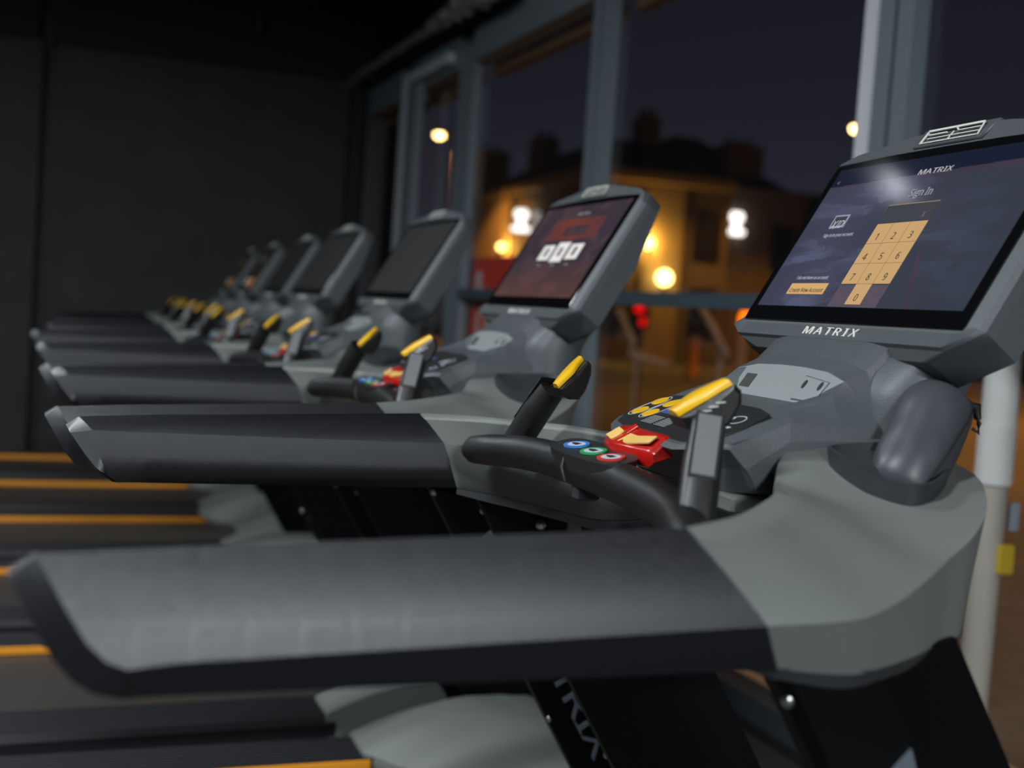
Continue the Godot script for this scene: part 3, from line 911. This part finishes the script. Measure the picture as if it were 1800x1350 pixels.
func neck() -> Array:
	var rings := []
	for q in [[1.19, 0.830, 0.950, 0.185], [1.225, 0.836, 0.955, 0.186], [1.262, 0.840, 0.962, 0.186], [1.285, 0.853, 0.972, 0.188], [1.306, 0.873, 0.985, 0.195], [1.318, 0.888, 0.995, 0.200], [1.345, 0.915, 1.01, 0.200]]:
		var y: float = q[0]
		var z: float = q[3]
		var ring := []
		for p in [[q[1], -z + 0.055], [q[1] + 0.016, -z + 0.02], [q[1] + 0.05, -z], [q[2] - 0.02, -z], [q[2], -z + 0.03], [q[2], z - 0.03], [q[2] - 0.02, z], [q[1] + 0.05, z], [q[1] + 0.016, z - 0.02], [q[1], z - 0.055]]:
			ring.append(V(p[0], y, p[1]))
		rings.append(ring)
	return loft(smooth(rings, 3))

func housing() -> Array:
	# rings from the front rim to the back; each ring runs round the outline in screen coordinates (z, v)
	var outline := [[-0.235, -0.036], [-0.10, -0.036], [0.10, -0.036], [0.235, -0.036], [0.262, -0.022], [0.266, 0.0], [0.266, 0.14], [0.266, 0.255], [0.255, 0.278], [0.22, 0.290], [0.10, 0.307], [0.0, 0.311], [-0.10, 0.307], [-0.22, 0.290], [-0.255, 0.278], [-0.266, 0.255], [-0.266, 0.14], [-0.266, 0.0], [-0.262, -0.022]]
	var inner := [[-0.235, -0.012], [-0.10, -0.012], [0.10, -0.012], [0.235, -0.012], [0.2475, -0.009], [0.250, 0.0], [0.250, 0.14], [0.250, 0.255], [0.2475, 0.270], [0.22, 0.273], [0.10, 0.275], [0.0, 0.276], [-0.10, 0.275], [-0.22, 0.273], [-0.2475, 0.270], [-0.250, 0.255], [-0.250, 0.14], [-0.250, 0.0], [-0.2475, -0.009]]
	var rings := []
	var r0 := []
	var r1 := []
	var r2 := []
	var r2b := []
	var r3 := []
	var r4 := []
	for j in outline.size():
		var z: float = outline[j][0]
		var v: float = outline[j][1]
		r0.append(sp(inner[j][0], inner[j][1], -0.002))
		var low := v < -0.01
		r1.append(sp(z * (0.99 if not low else 1.0), v + (0.002 if low else -0.002), 0.003 if low else (-0.003 if v > 0.27 else -0.008)))
		r2.append(sp(z, v, -0.003 if low else -0.016))
		var back := -0.060 if low else (-0.072 if v < 0.2 else -0.050)
		r2b.append(sp(z * (0.80 if low else 0.998), -0.047 if low else v - 0.001, -0.012 if low else -0.030))
		r3.append(sp(z * (0.80 if low else 0.985), -0.050 if low else (v - 0.004), back))
		r4.append(sp(z * 0.7, 0.02 + v * 0.85, back - 0.014))
	rings = [r0, r1, r2, r2b, r3, r4]
	return loft(rings, [0, 3, 5, 7, 15, 17], true, true, true, [1, 2, 3, 4])

func cup(s: int) -> Array:   # pocket with a raised rim that juts out of the sloping body
	var rim := [[0.764, 1.205, 0.190], [0.760, 1.200, 0.215], [0.765, 1.189, 0.240], [0.772, 1.183, 0.262], [0.786, 1.178, 0.284], [0.806, 1.178, 0.298], [0.832, 1.181, 0.293], [0.862, 1.186, 0.272], [0.893, 1.192, 0.240], [0.912, 1.198, 0.205], [0.912, 1.206, 0.190], [0.890, 1.210, 0.182], [0.862, 1.211, 0.180], [0.826, 1.210, 0.180], [0.795, 1.208, 0.182]]
	var c := V(0.838, 1.19, 0.235)
	var pts := []
	for q in rim: pts.append([V(q[0], q[1], q[2])])
	var fine := []
	var n := rim.size()
	for i in n:
		for k in 4:
			fine.append((pts[i][0] as Vector3).cubic_interpolate(pts[(i + 1) % n][0], pts[(i - 1 + n) % n][0], pts[(i + 2) % n][0], k / 4.0))
	var rings := [[], [], [], [], []]
	for p: Vector3 in fine:
		var inn := V(c.x - p.x, 0, c.z - p.z).normalized()
		rings[0].append(p + V(0, -0.06, 0) + inn * 0.010)
		rings[1].append(p)
		rings[2].append(p + inn * 0.005 + V(0, 0.0012, 0))
		rings[3].append(p + inn * 0.008 + V(0, -0.008, 0))
		rings[4].append(p + V(0, -0.006 - 0.010 * smoothstep(0.0, 0.12, p.z - 0.16), 0) + inn * 0.014)
	return sided(loft(rings, [], true, false, true, [1, 2, 3]), s)

func estop() -> Array:
	var rings := []
	for q in [[-0.076, 0.010, 0.006], [-0.071, 0.003, 0.0], [-0.045, -0.002, 0.0], [-0.012, -0.007, 0.0], [0.020, 0.002, 0.0], [0.046, 0.007, 0.0], [0.055, 0.009, 0.001], [0.060, 0.013, 0.006]]:
		var x: float = q[1]
		var d: float = q[2]
		var ring := []
		for p in [[0.604, 1.157 + d], [0.599, 1.161 + d * 0.5], [0.5985, 1.1755 - d * 0.4], [0.601, 1.1785 - d * 0.6], [0.624, 1.1945 - d], [0.630, 1.196 - d], [0.648, 1.194 - d], [0.648, 1.176]]:
			ring.append(V(p[0] + x * (1.0 if p[0] < 0.603 else (0.6 if p[0] < 0.61 else (0.3 if p[0] < 0.64 else 0.0))), p[1], q[0]))
		rings.append(ring)
	return loft(rings, [0, 4, 6, 7], true, true, true)

func treadmill() -> Node3D:
	var t := thing("treadmill", "treadmill", "treadmill", Vector3.ZERO, 0.0, "treadmills in a row along the glazing")
	# deck
	build(box(V(-0.98, 0.06, -0.45), V(0.75, 0.11, 0.45), 0.01), "deck_frame", M.dark, t)
	build(box(V(-0.97, 0.17, -0.285), V(0.86, 0.222, 0.285), 0.012), "running_belt", M.belt, t)
	for s in [-1, 1]:
		var r := build(rail_profile(s), "side_rail", M.rail, t)
		build(sided(box(V(-0.95, 0.222, 0.286), V(0.688, 0.2455, 0.2945), 0.002), s), "orange_stripe", M.orange, r)
		build(sided(box(V(-0.99, 0.09, 0.29), V(-0.94, 0.235, 0.46), 0.012), s), "end_cap", M.dark, r)
	build(motor_cover(), "motor_cover", M.grey, t)
	for s in [-1, 1]:
		var u := build(upright(s), "upright", M.post, t)
		for k in 3:
			var y: float = [1.012, 0.86, 0.60][k]
			var x := 0.558 - 0.6 * (y - 1.03)
			build(sided(ball(V(x - 0.001, y, 0.470), V(0.0075, 0.0075, 0.006), 6), s), "bolt", M.chrome, u)
		if s < 0:
			for x in [0.640, 0.735]: build(ball(V(x, 1.004, -0.391 if x > 0.7 else -0.396), V(0.010, 0.010, 0.010), 6), "bolt", M.chrome, u)
			build(box(V(0.682, 0.994, -0.398), V(0.704, 1.016, -0.3845), 0.001), "label_plate", mat(lin(0.2, 0.2, 0.2), 0.5), u)
		else:
			# lettering reads down the outer face
			var f := Transform3D(Basis(V(0.514, -0.857, 0), V(0.857, 0.514, 0), V(0, 0, 1)), V(0.836, 0.673, 0.4792))
			raw(moved(spaced("MATRIX", 0.042, 0.002, 0.0, 0.34), f), "lettering", M.letter, u)
			build(prism([V(0.655, 0.930, 0.474), V(0.692, 0.966, 0.474), V(0.700, 0.944, 0.474), V(0.680, 0.905, 0.474)], V(0, 0, 0.005)), "emblem", M.letter, u)
	# console
	for s in [-1, 1]:
		build(arm(s), "armrest", M.arm, t)
	build(console_body(), "console_body", M.grey, t)
	build(base_trim(), "base_trim", M.trim, t)
	build(box(V(0.664, 1.120, -0.165), V(0.80, 1.142, 0.165), 0.004), "fascia", M.grey, t)
	var hb := handlebar_points()
	var bar_o := build(tube(hb, [0.012, 0.021, 0.0235, 0.024, 0.024, 0.025, 0.026, 0.025, 0.024, 0.024, 0.0235, 0.021, 0.012], 18), "handlebar", M.grip, t)
	# pad with three round keys on the bar
	var pad_o: Array[Vector3] = [V(0.545, 1.1585, -0.118), V(0.580, 1.1660, -0.150), V(0.601, 1.1690, -0.120), V(0.603, 1.1690, 0.0), V(0.590, 1.1672, 0.062), V(0.553, 1.1605, 0.070), V(0.543, 1.158, 0.0)]
	var under := []
	var top := []
	var pad_fine := []
	for i in pad_o.size():
		for k in 5:
			pad_fine.append(pad_o[i].cubic_interpolate(pad_o[(i + 1) % pad_o.size()], pad_o[(i + pad_o.size() - 1) % pad_o.size()], pad_o[(i + 2) % pad_o.size()], k / 5.0))
	for p: Vector3 in pad_fine:
		under.append(V(lerpf(p.x, 0.572, 0.2), 1.135, p.z))
		top.append(p)
	build(loft([under, top], []), "control_pad", M.carbon, bar_o)
	var pn := V(-0.18, 0.98, 0)
	var kk := 0
	for q in [[0.572, -0.092, M.blue_ring], [0.570, -0.028, M.green_ring], [0.570, 0.030, M.red_ring]]:
		var c := V(q[0], 1.1585 + 0.18 * (q[0] - 0.543) + 0.0005, q[1])
		build(ringed(c, pn, V(1, 0.18, 0), 0.0165, 0.0225, 0.005, 0.0022), "key_ring", q[2], bar_o)
		build(disc(c, pn, V(1, 0.18, 0), 0.012, 0.018, 0.002), "round_key", M.pale, bar_o)
		build(box(c + V(-0.004, 0.0015, -0.006), c + V(0.004, 0.0032, 0.006)), "key_mark", M.dark, bar_o)
		kk += 1
	build(box(V(0.560, 1.098, -0.070), V(0.592, 1.122, -0.048), 0.003), "clip", M.trim, bar_o)
	build(tube([V(0.545, 1.155, -0.062), V(0.541, 1.140, -0.060), V(0.546, 1.122, -0.058)], [0.0015, 0.0025, 0.0015], 8), "latch", M.trim, bar_o)
	for s in [-1, 1]:
		var g := build(grip(s), "hand_grip", M.grip, t)
		build(grip_head(s), "grip_head", M.grip, g)
		build(thumb_switch(s), "thumb_switch", M.yellow, g)
		build(sensor(s, 0.003, 0.0012), "sensor_frame", M.dark, g)
		build(sensor(s, 0.0, 0.0024), "sensor_plate", M.brushed, g)
		for k in 3:
			var p := toe(V(0.594 + 0.006 * k, 1.2405 + 0.005 * k, 0.2325))
			build(sided(prism([p + V(-0.004, -0.0012, -0.003), p + V(0.004, 0.0008, 0.003), p + V(0.004, 0.0022, 0.003), p + V(-0.004, 0.0004, -0.003)], V(-0.0004, 0, 0.0006)), s), "grip_mark", M.white, g)
	var da := build(dash(), "dash", M.slate, t)
	for q in [[[0.686, 0.062], [0.686, 0.092], [0.702, 0.088], [0.700, 0.066]], [[0.655, 0.092], [0.655, 0.112], [0.668, 0.112], [0.668, 0.092]]]:
		for k in 4:
			var a0: Array = q[k]
			var a1: Array = q[(k + 1) % 4]
			build(tube([kp(a0[0], a0[1], 0.0012), kp(a1[0], a1[1], 0.0012)], [0.0007, 0.0007], 6), "icon_outline", M.pale, da)
	build(tube([kp(0.690, 0.070, 0.0012), kp(0.696, 0.077, 0.0012), kp(0.692, 0.085, 0.0012)], [0.0008, 0.0008, 0.0008], 6), "icon_line", M.pale, da)
	# keypad overlay
	var ko := []
	for q in [[0.632, -0.085], [0.638, -0.118], [0.655, -0.136], [0.690, -0.139], [0.724, -0.130], [0.732, -0.09], [0.733, 0.09], [0.724, 0.130], [0.690, 0.139], [0.655, 0.136], [0.638, 0.118], [0.632, 0.085]]:
		ko.append(kp(q[0], q[1], 0.0002))
	build(prism(ko, V(-0.387, 0.922, 0) * 0.0012, 0.0006), "keypad", M.carbon, da)
	var kn := V(-0.387, 0.922, 0)
	var kx := V(0.922, 0.387, 0)
	for q in [[0.672, -0.122], [0.703, -0.128], [0.672, -0.088], [0.703, -0.092]]:
		build(disc(kp(q[0], q[1], 0.0012), kn, kx, 0.0125, 0.0125, 0.0012), "round_button", M.yellow, da)
	for z in [-0.125, -0.090]:
		build(ringed(kp(0.6875, z, 0.0010), kn, kx, 0.034, 0.0165, 0.0012, 0.0008), "button_outline", M.pale, da)
	build(prism([kp(0.645, -0.072, 0.001), kp(0.672, -0.074, 0.001), kp(0.672, 0.010, 0.001), kp(0.645, 0.012, 0.001)], kn * 0.0006), "warning_label", M.dark, da)
	var lines := []
	for k in 7:
		for z in [-0.068, -0.028]:
			lines.append_array(prism([kp(0.649 + 0.003 * k, z, 0.0016), kp(0.6503 + 0.003 * k, z, 0.0016), kp(0.6503 + 0.003 * k, z + 0.033, 0.0016), kp(0.649 + 0.003 * k, z + 0.033, 0.0016)], kn * 0.0003))
	build(lines, "warning_print", mat(lin(0.30, 0.30, 0.30), 0.5), da).set_meta("kind", "stuff")
	build(prism([kp(0.678, -0.076, 0.001), kp(0.700, -0.076, 0.001), kp(0.700, 0.0, 0.001), kp(0.678, -0.02, 0.001)], kn * 0.0006), "blue_badge", M.blue, da)
	build(ringed(kp(0.698, 0.098, 0.0011), kn, kx, 0.012, 0.016, 0.0015, 0.0006), "contact_ring", M.pale, da)
	build(prism([kp(0.678, 0.095, 0.001), kp(0.682, 0.094, 0.001), kp(0.681, 0.118, 0.001), kp(0.677, 0.116, 0.001)], kn * 0.0006), "printed_mark", M.pale, da)
	# back wall of the tray: socket and cover plate
	var wn := V(-0.82, 0.57, 0)
	var tw := func(u: float, z: float, lift: float) -> Vector3: return V(0.795, 1.243, z) + V(0.573, 0.819, 0) * u + wn * lift
	build(prism([tw.call(0.001, -0.090, 0.0001), tw.call(0.001, 0.085, 0.0001), tw.call(0.024, 0.108, 0.0001), tw.call(0.040, 0.132, 0.0001), tw.call(0.0505, 0.085, 0.0001), tw.call(0.0535, 0.03, 0.0001), tw.call(0.0535, -0.03, 0.0001), tw.call(0.0505, -0.085, 0.0001), tw.call(0.040, -0.132, 0.0001), tw.call(0.024, -0.108, 0.0001)], wn * 0.0006), "tray_back", M.silver, da)
	build(prism([tw.call(0.012, -0.095, 0.0004), tw.call(0.012, -0.068, 0.0004), tw.call(0.034, -0.068, 0.0004), tw.call(0.034, -0.095, 0.0004)], wn * 0.0008), "socket", mat(lin(0.03, 0.035, 0.03), 0.5), da)
	build(prism([tw.call(0.004, 0.048, 0.0004), tw.call(0.004, 0.100, 0.0004), tw.call(0.036, 0.106, 0.0004), tw.call(0.042, 0.046, 0.0004)], wn * 0.0006), "cover_plate_gap", M.trim, da)
	build(prism([tw.call(0.0055, 0.0495, 0.0008), tw.call(0.0055, 0.098, 0.0008), tw.call(0.035, 0.104, 0.0008), tw.call(0.0405, 0.0475, 0.0008)], wn * 0.0014, 0.0006), "cover_plate", M.silver, da)
	for z in [0.058, 0.094]: build(disc(tw.call(0.028, z, 0.0018), wn, V(0.573, 0.819, 0), 0.0065, 0.0038, 0.0012), "jack", M.dark, da)
	var es := build(estop(), "emergency_stop", M.red, t)
	var en := V(-0.55, 0.83, 0)
	var ep := func(x: float, z: float) -> Vector3: return V(x, 1.1785 + (x - 0.602) * 0.70, z) + en * 0.0012
	build(prism([ep.call(0.6035, -0.069), ep.call(0.6005, -0.043), ep.call(0.6160, -0.038), ep.call(0.6200, -0.064)], en * 0.0026, 0.0010), "stop_pad", M.amber, es)
	build(prism([ep.call(0.5995, -0.022), ep.call(0.6010, 0.008), ep.call(0.6100, 0.050), ep.call(0.6210, 0.050), ep.call(0.6150, 0.010), ep.call(0.6150, -0.016)], en * 0.0026, 0.0010), "stop_pad", M.amber, es)
	build(tube([V(0.612, 1.189, -0.028), V(0.626, 1.198, -0.026)], [0.0045, 0.0045], 10), "key_tab", M.red, es)
	var stop := []
	stop.append_array(moved(letters("EMERGENCY STOP", 0.0035, 0.0002), Transform3D(Basis(V(0, 0, 1), V(0.98, 0.2, 0), V(-0.2, 0.98, 0)), V(0.640, 1.1965, 0.018))))
	raw(stop, "lettering", M.amber, es)
	for s in [-1, 1]: build(cup(s), "cup_holder", M.holder, t)
	build(neck(), "neck", M.slate, t)
	# screen
	var h := build(housing(), "screen_housing", M.slate, t)
	var go := []
	for q in [[-0.247, -0.008], [0.247, -0.008], [0.249, 0.0], [0.249, 0.262], [0.244, 0.269], [0.12, 0.2735], [0.0, 0.2745], [-0.12, 0.2735], [-0.244, 0.269], [-0.249, 0.262], [-0.249, 0.0]]:
		go.append(sp(q[0], q[1], -0.0025))
	build(prism(go, SN * 0.003, 0.0008), "glass", M.glass, h)
	raw(moved(spaced("MATRIX", 0.0112, 0.0016, 0.12, 0.124), scr() * Transform3D(Basis(), V(-0.002, -0.0225, 0.0012))), "lettering", M.cream, h)
	# raised cap with its outline emblem on the top edge
	var cap := [sp(-0.075, 0.279, -0.004), sp(0.066, 0.279, -0.004), sp(0.080, 0.310, -0.008), sp(-0.075, 0.310, -0.008)]
	build(prism(cap, SN * 0.006, 0.002), "top_cap", M.slate, h)
	for q in [[-0.060, 0.283, -0.054, 0.304, 0.0034], [-0.056, 0.3035, 0.058, 0.3035, 0.0034], [0.058, 0.283, 0.058, 0.304, 0.0016], [-0.060, 0.2835, 0.056, 0.2835, 0.0016], [-0.050, 0.290, 0.056, 0.290, 0.0014], [-0.050, 0.2965, -0.012, 0.2965, 0.0020], [0.010, 0.2965, 0.056, 0.2965, 0.0016], [-0.002, 0.284, 0.002, 0.297, 0.0012], [0.004, 0.303, 0.012, 0.2965, 0.0022]]:
		var a := V(q[0], q[1], 0)
		var e := V(q[2], q[3], 0)
		var nn: Vector3 = V(-(e - a).y, (e - a).x, 0).normalized() * q[4] * 0.5
		var pts := []
		for p: Vector3 in [a - nn, e - nn, e + nn, a + nn]: pts.append(sp(p.x, p.y, 0.002))
		build(prism(pts, SN * 0.0016), "emblem_line", M.cream, h)
	return t

# ---- pictures on the screens
func picture(w: int, hgt: int, f: Callable) -> ImageTexture:
	var im := Image.create(w, hgt, false, Image.FORMAT_RGB8)
	for y in hgt:
		for x in w:
			im.set_pixel(x, y, f.call(float(x) / w, 1.0 - float(y) / hgt))
	return ImageTexture.create_from_image(im)

func display(o: Node, tex: Texture2D, e: float) -> void:
	var st := SurfaceTool.new()
	st.begin(Mesh.PRIMITIVE_TRIANGLES)
	var c := [[-0.232, 0.016, 0, 1], [0.232, 0.016, 1, 1], [0.232, 0.259, 1, 0], [-0.232, 0.259, 0, 0]]
	for k in [0, 2, 1, 0, 3, 2]:
		st.set_uv(Vector2(c[k][2], c[k][3]))
		st.set_normal(SN)
		st.add_vertex(sp(c[k][0], c[k][1], 0.0009))
	var m := mat(lin(0.004, 0.004, 0.005), 0.1)
	m.emission_enabled = true
	m.emission = Color.BLACK
	m.emission_texture = tex
	m.emission_energy_multiplier = e
	put(st.commit(), "display", m, o)

func flat_on(o: Node, z0: float, v0: float, z1: float, v1: float, c: Color, e: float, called: String, lift := 0.0013, shear := 0.0) -> void:
	build(prism([sp(z0, v0, lift), sp(z1, v0, lift), sp(z1 + shear, v1, lift), sp(z0 + shear, v1, lift)], SN * 0.0002), called, glow(c, e), o)

func text_on(o: Node, text: String, z: float, v: float, hgt: float, c: Color, e: float, slant := 0.0, stretch := 1.0, lift := 0.0017) -> void:
	raw(moved(letters(text, hgt, 0.0002, slant, false, stretch), scr() * Transform3D(Basis(), V(z, v - hgt * 0.5, lift))), "screen_text", glow(c, e), o)

func sign_in_screen(o: Node) -> void:
	var n := FastNoiseLite.new()
	n.seed = 3
	n.frequency = 2.0
	n.fractal_octaves = 4
	n.domain_warp_enabled = true
	n.domain_warp_amplitude = 0.5
	n.domain_warp_frequency = 1.2
	display(o, picture(464, 243, func(x: float, y: float) -> Color:
		var sw := n.get_noise_2d(x * 0.8 + y * 0.5, y * 1.6 - x * 0.3)
		var c := Color(0.25, 0.255, 0.325).lerp(Color(0.225, 0.25, 0.30), x)
		c = c.lerp(Color(0.35, 0.345, 0.47), clampf(0.9 - absf(x - 0.22) * 2.6, 0, 1) * (0.35 + 0.5 * maxf(sw, 0)))
		c = c.lerp(Color(0.42, 0.46, 0.58), clampf(sw * 1.4, 0, 0.5) * clampf(1.1 - x, 0, 1))
		if y > 0.90 - 0.03 * (1 - x): c = Color(0.09, 0.12, 0.20)
		elif y > 0.84: c = c.lerp(Color(0.32, 0.18, 0.26), (y - 0.84) * 8.0)
		if absf(x - 0.72 - (0.2 - y) * 0.25) < 0.008 and y < 0.35: c = c.lerp(Color(0.42, 0.2, 0.32), 0.35)
		return c), 0.85)
	raw(moved(spaced("MATRIX", 0.0078, 0.0002, 0.12, 0.070), scr() * Transform3D(Basis(), V(0.013, 0.2325, 0.0017))), "screen_text", glow(Color(0.9, 0.88, 0.9), 0.6), o)
	text_on(o, "Sign In", 0.011, 0.2035, 0.0115, Color(0.8, 0.8, 0.85), 0.5)
	flat_on(o, -0.045, 0.152, 0.064, 0.181, Color(0.18, 0.19, 0.23), 0.7, "entry_field", 0.0011)
	flat_on(o, -0.045, 0.180, 0.064, 0.1812, Color(0.7, 0.6, 0.48), 0.6, "field_edge")
	text_on(o, "x", 0.046, 0.166, 0.010, Color(0.6, 0.5, 0.55), 0.5)
	flat_on(o, -0.045, 0.0165, 0.064, 0.051, Color(0.30, 0.24, 0.31), 0.8, "keypad_shade", 0.0011)
	var digits := "1234567890"
	for k in 10:
		var cx := 0.0095 + 0.0364 * ((k % 3) - 1) if k < 9 else 0.0095
		var top := 0.150 - 0.0325 * (k / 3)
		flat_on(o, cx - 0.0177, top - 0.0318, cx + 0.0177, top, Color(0.83, 0.66, 0.42), 0.82, "number_key", 0.0012)
		text_on(o, digits[k], cx, top - 0.0165, 0.0105, Color(0.10, 0.09, 0.09), 0.5)
	flat_on(o, -0.170, 0.036, -0.075, 0.054, Color(0.86, 0.68, 0.40), 0.85, "account_button")
	text_on(o, "Create New Account", -0.1225, 0.0455, 0.0068, Color(0.12, 0.09, 0.07), 0.5)
	text_on(o, "I do not have an account", -0.126, 0.066, 0.0052, Color(0.8, 0.8, 0.88), 0.6)
	text_on(o, "Sign in to your account", -0.128, 0.139, 0.0052, Color(0.8, 0.8, 0.88), 0.6)
	flat_on(o, -0.165, 0.150, -0.128, 0.172, Color(0.62, 0.66, 0.72), 0.7, "tag_icon", 0.0012)
	flat_on(o, -0.161, 0.153, -0.132, 0.169, Color(0.16, 0.18, 0.26), 0.7, "tag_icon_face", 0.0015)
	text_on(o, "X", -0.155, 0.161, 0.013, Color(0.85, 0.88, 0.9), 0.7, 0.3)
	text_on(o, "ID", -0.140, 0.161, 0.012, Color(0.85, 0.88, 0.9), 0.7, 0.3)
	text_on(o, "<", -0.216, 0.238, 0.008, Color(0.8, 0.6, 0.5), 0.5)

func choice_screen(o: Node) -> void:
	var n := FastNoiseLite.new()
	n.seed = 9
	n.frequency = 3.0
	display(o, picture(232, 122, func(x: float, y: float) -> Color:
		var c := Color(0.24, 0.21, 0.25).lerp(Color(0.36, 0.25, 0.24), clampf((0.42 - y) * 3.0, 0, 1))
		c = c.lerp(Color(0.46, 0.32, 0.30), clampf(n.get_noise_2d(x, y) * 1.2, 0, 0.3))
		var inside := absf(x - 0.53) < 0.30 and y > 0.62 and y < 0.86
		var hole := absf(x - 0.56) < 0.13 and y > 0.66 and y < 0.77
		if inside and not hole: c = c.lerp(Color(0.52, 0.24, 0.20), 0.8 - absf(x - 0.5))
		return c), 0.85)
	for k in 3:
		var z := 0.018 + 0.079 * (k - 1)
		var big := 0.006 if k == 1 else 0.0
		flat_on(o, z - 0.034, 0.113 - big, z + 0.030, 0.152 + big, Color(0.92, 0.91, 0.90), 0.95, "choice_card", 0.0012)
		flat_on(o, z - 0.010, 0.122, z + 0.008, 0.144, Color(0.40, 0.40, 0.40), 0.6, "card_icon", 0.0016)
		flat_on(o, z - 0.012, 0.098, z + 0.008, 0.1005, Color(0.7, 0.68, 0.7), 0.5, "card_caption")
	raw(moved(spaced("MATRIX", 0.0065, 0.0002, 0.12, 0.062), scr() * Transform3D(Basis(), V(0.018, 0.234, 0.0017))), "screen_text", glow(Color(0.8, 0.75, 0.8), 0.5), o)

func dim_screen(o: Node, warm: float) -> void:
	display(o, picture(32, 16, func(x: float, y: float) -> Color: return Color(0.10, 0.10, 0.10)), 0.6)
	flat_on(o, -0.05, 0.18, 0.05, 0.215, Color(0.30, 0.26, 0.15), 0.8 * warm, "warm_tile")
	flat_on(o, -0.09, 0.03, -0.03, 0.075, Color(0.75, 0.74, 0.70), 0.6 * warm, "white_tile")
	flat_on(o, 0.06, 0.02, 0.13, 0.075, Color(0.75, 0.50, 0.22), 0.8 * warm, "warm_tile")

func build_treadmills() -> void:
	var proto := treadmill()
	# place: x shift, z of the middle, turn
	var spots := [[0.0, -1.38, 0.0], [-0.0575, -2.49, 0.042], [-0.143, -3.545, 0.070], [-0.225, -4.605, 0.085], [-0.235, -5.66, 0.06], [-0.265, -6.71, 0.05], [-0.28, -7.76, 0.05]]
	var says := ["nearest treadmill, grey and black, its screen showing a sign-in keypad", "second treadmill from the front, its screen showing three white cards", "third treadmill from the front, dark screen and a black cord on its console", "fourth treadmill from the front, with a blank dark screen", "fifth treadmill from the front, with a blank dark screen before the black wall", "sixth treadmill from the front, one before the last, its screen dimly lit", "farthest treadmill, last in the row before the black end wall"]
	var all := [proto]
	for i in range(1, 7):
		var c: Node3D = proto.duplicate()
		c.name = numbered("treadmill")
		add_child(c)
		all.append(c)
	for i in 7:
		var o: Node3D = all[i]
		var s: Array = spots[i]
		o.position = V(s[0] + 0.4425 - 0.4425 * cos(s[2]), 0, s[1] + 0.4425 * sin(s[2]))
		o.rotation.y = s[2]
		o.set_meta("label", says[i])
	sign_in_screen(all[0].get_node("screen_housing"))
	choice_screen(all[1].get_node("screen_housing"))
	for i in [2, 3, 4]:
		var g := glow(Color(0.09, 0.09, 0.092), 0.35)
		build(prism([sp(-0.232, 0.016, 0.0006), sp(0.232, 0.016, 0.0006), sp(0.232, 0.259, 0.0006), sp(-0.232, 0.259, 0.0006)], SN * 0.0003), "display", g, all[i].get_node("screen_housing"))
	dim_screen(all[5].get_node("screen_housing"), 1.0)
	dim_screen(all[6].get_node("screen_housing"), 0.6)

func build_small_things() -> void:
	# zipped pouch leaning in the cup holder of the nearest treadmill
	var p := thing("zip_pouch", "dark grey zipped leather pouch standing in the cup holder of the nearest treadmill", "pouch", V(0, 0, -1.38))
	var rings := []
	var a := V(0.830, 1.150, 0.230)
	var b := V(0.914, 1.272, 0.192)
	var up := (b - a).normalized()
	var fx := V(0.86, -0.5, 0.1)
	fx = (fx - up * up.dot(fx)).normalized()
	var fz := fx.cross(up).normalized()
	var prof := [[0.0, 0.2], [0.02, 0.55], [0.08, 0.85], [0.2, 0.97], [0.4, 1.0], [0.6, 0.99], [0.80, 0.96], [0.92, 0.88], [0.98, 0.70], [1.0, 0.25]]
	var rr := []
	for i in prof.size():
		var ring := []
		for k in 28:
			var t := TAU * k / 28
			var cr := 1.0 + 0.018 * sin(9.0 * prof[i][0] * 6.0 + 3.0 * t) * (1.0 if prof[i][0] < 0.6 else 0.5)
			cr -= 0.05 * exp(-pow((t - 4.2) / 0.10, 2.0))
			ring.append(a.lerp(b, prof[i][0]) + (fx * cos(t) * 0.043 + fz * sin(t) * 0.040) * prof[i][1] * cr)
		rr.append(ring)
	build(loft(smooth(rr, 3)), "body", M.leather, p)
	var seam := []
	var seam_r := []
	for i in prof.size():
		var t := lerpf(1.62, 0.95, prof[i][0])
		seam.append(a.lerp(b, prof[i][0]) + (fx * cos(t) * 0.0435 + fz * sin(t) * 0.0405) * prof[i][1])
		seam_r.append(0.0017)
	build(tube(seam, seam_r, 8), "zip", M.dark, p)
	build(tube([b + fx * 0.026 + fz * 0.01, b + fx * 0.036 + up * 0.004 + fz * 0.012, b + fx * 0.044 - up * 0.008 + fz * 0.012], [0.005, 0.006, 0.004], 8), "zip_slider", M.dark, p)
	build(tube([b + fx * 0.042 - up * 0.006 + fz * 0.012, b + fx * 0.047 - up * 0.013 + fz * 0.014, b + fx * 0.052 - up * 0.022 + fz * 0.012, b + fx * 0.044 - up * 0.021 + fz * 0.01], [0.002, 0.003, 0.003, 0.002], 8), "zip_pull", M.dark, p)
	# cord hanging from the third console
	var c := build(tube([V(0.66, 1.295, -3.60), V(0.70, 1.300, -3.56), V(0.735, 1.285, -3.50), V(0.74, 1.25, -3.47), V(0.72, 1.215, -3.45)], [0.004, 0.004, 0.004, 0.004, 0.004], 8), "headphone_cord", M.dark)
	tag(c, "thin black cord looping over the tray of the third treadmill", "cord")
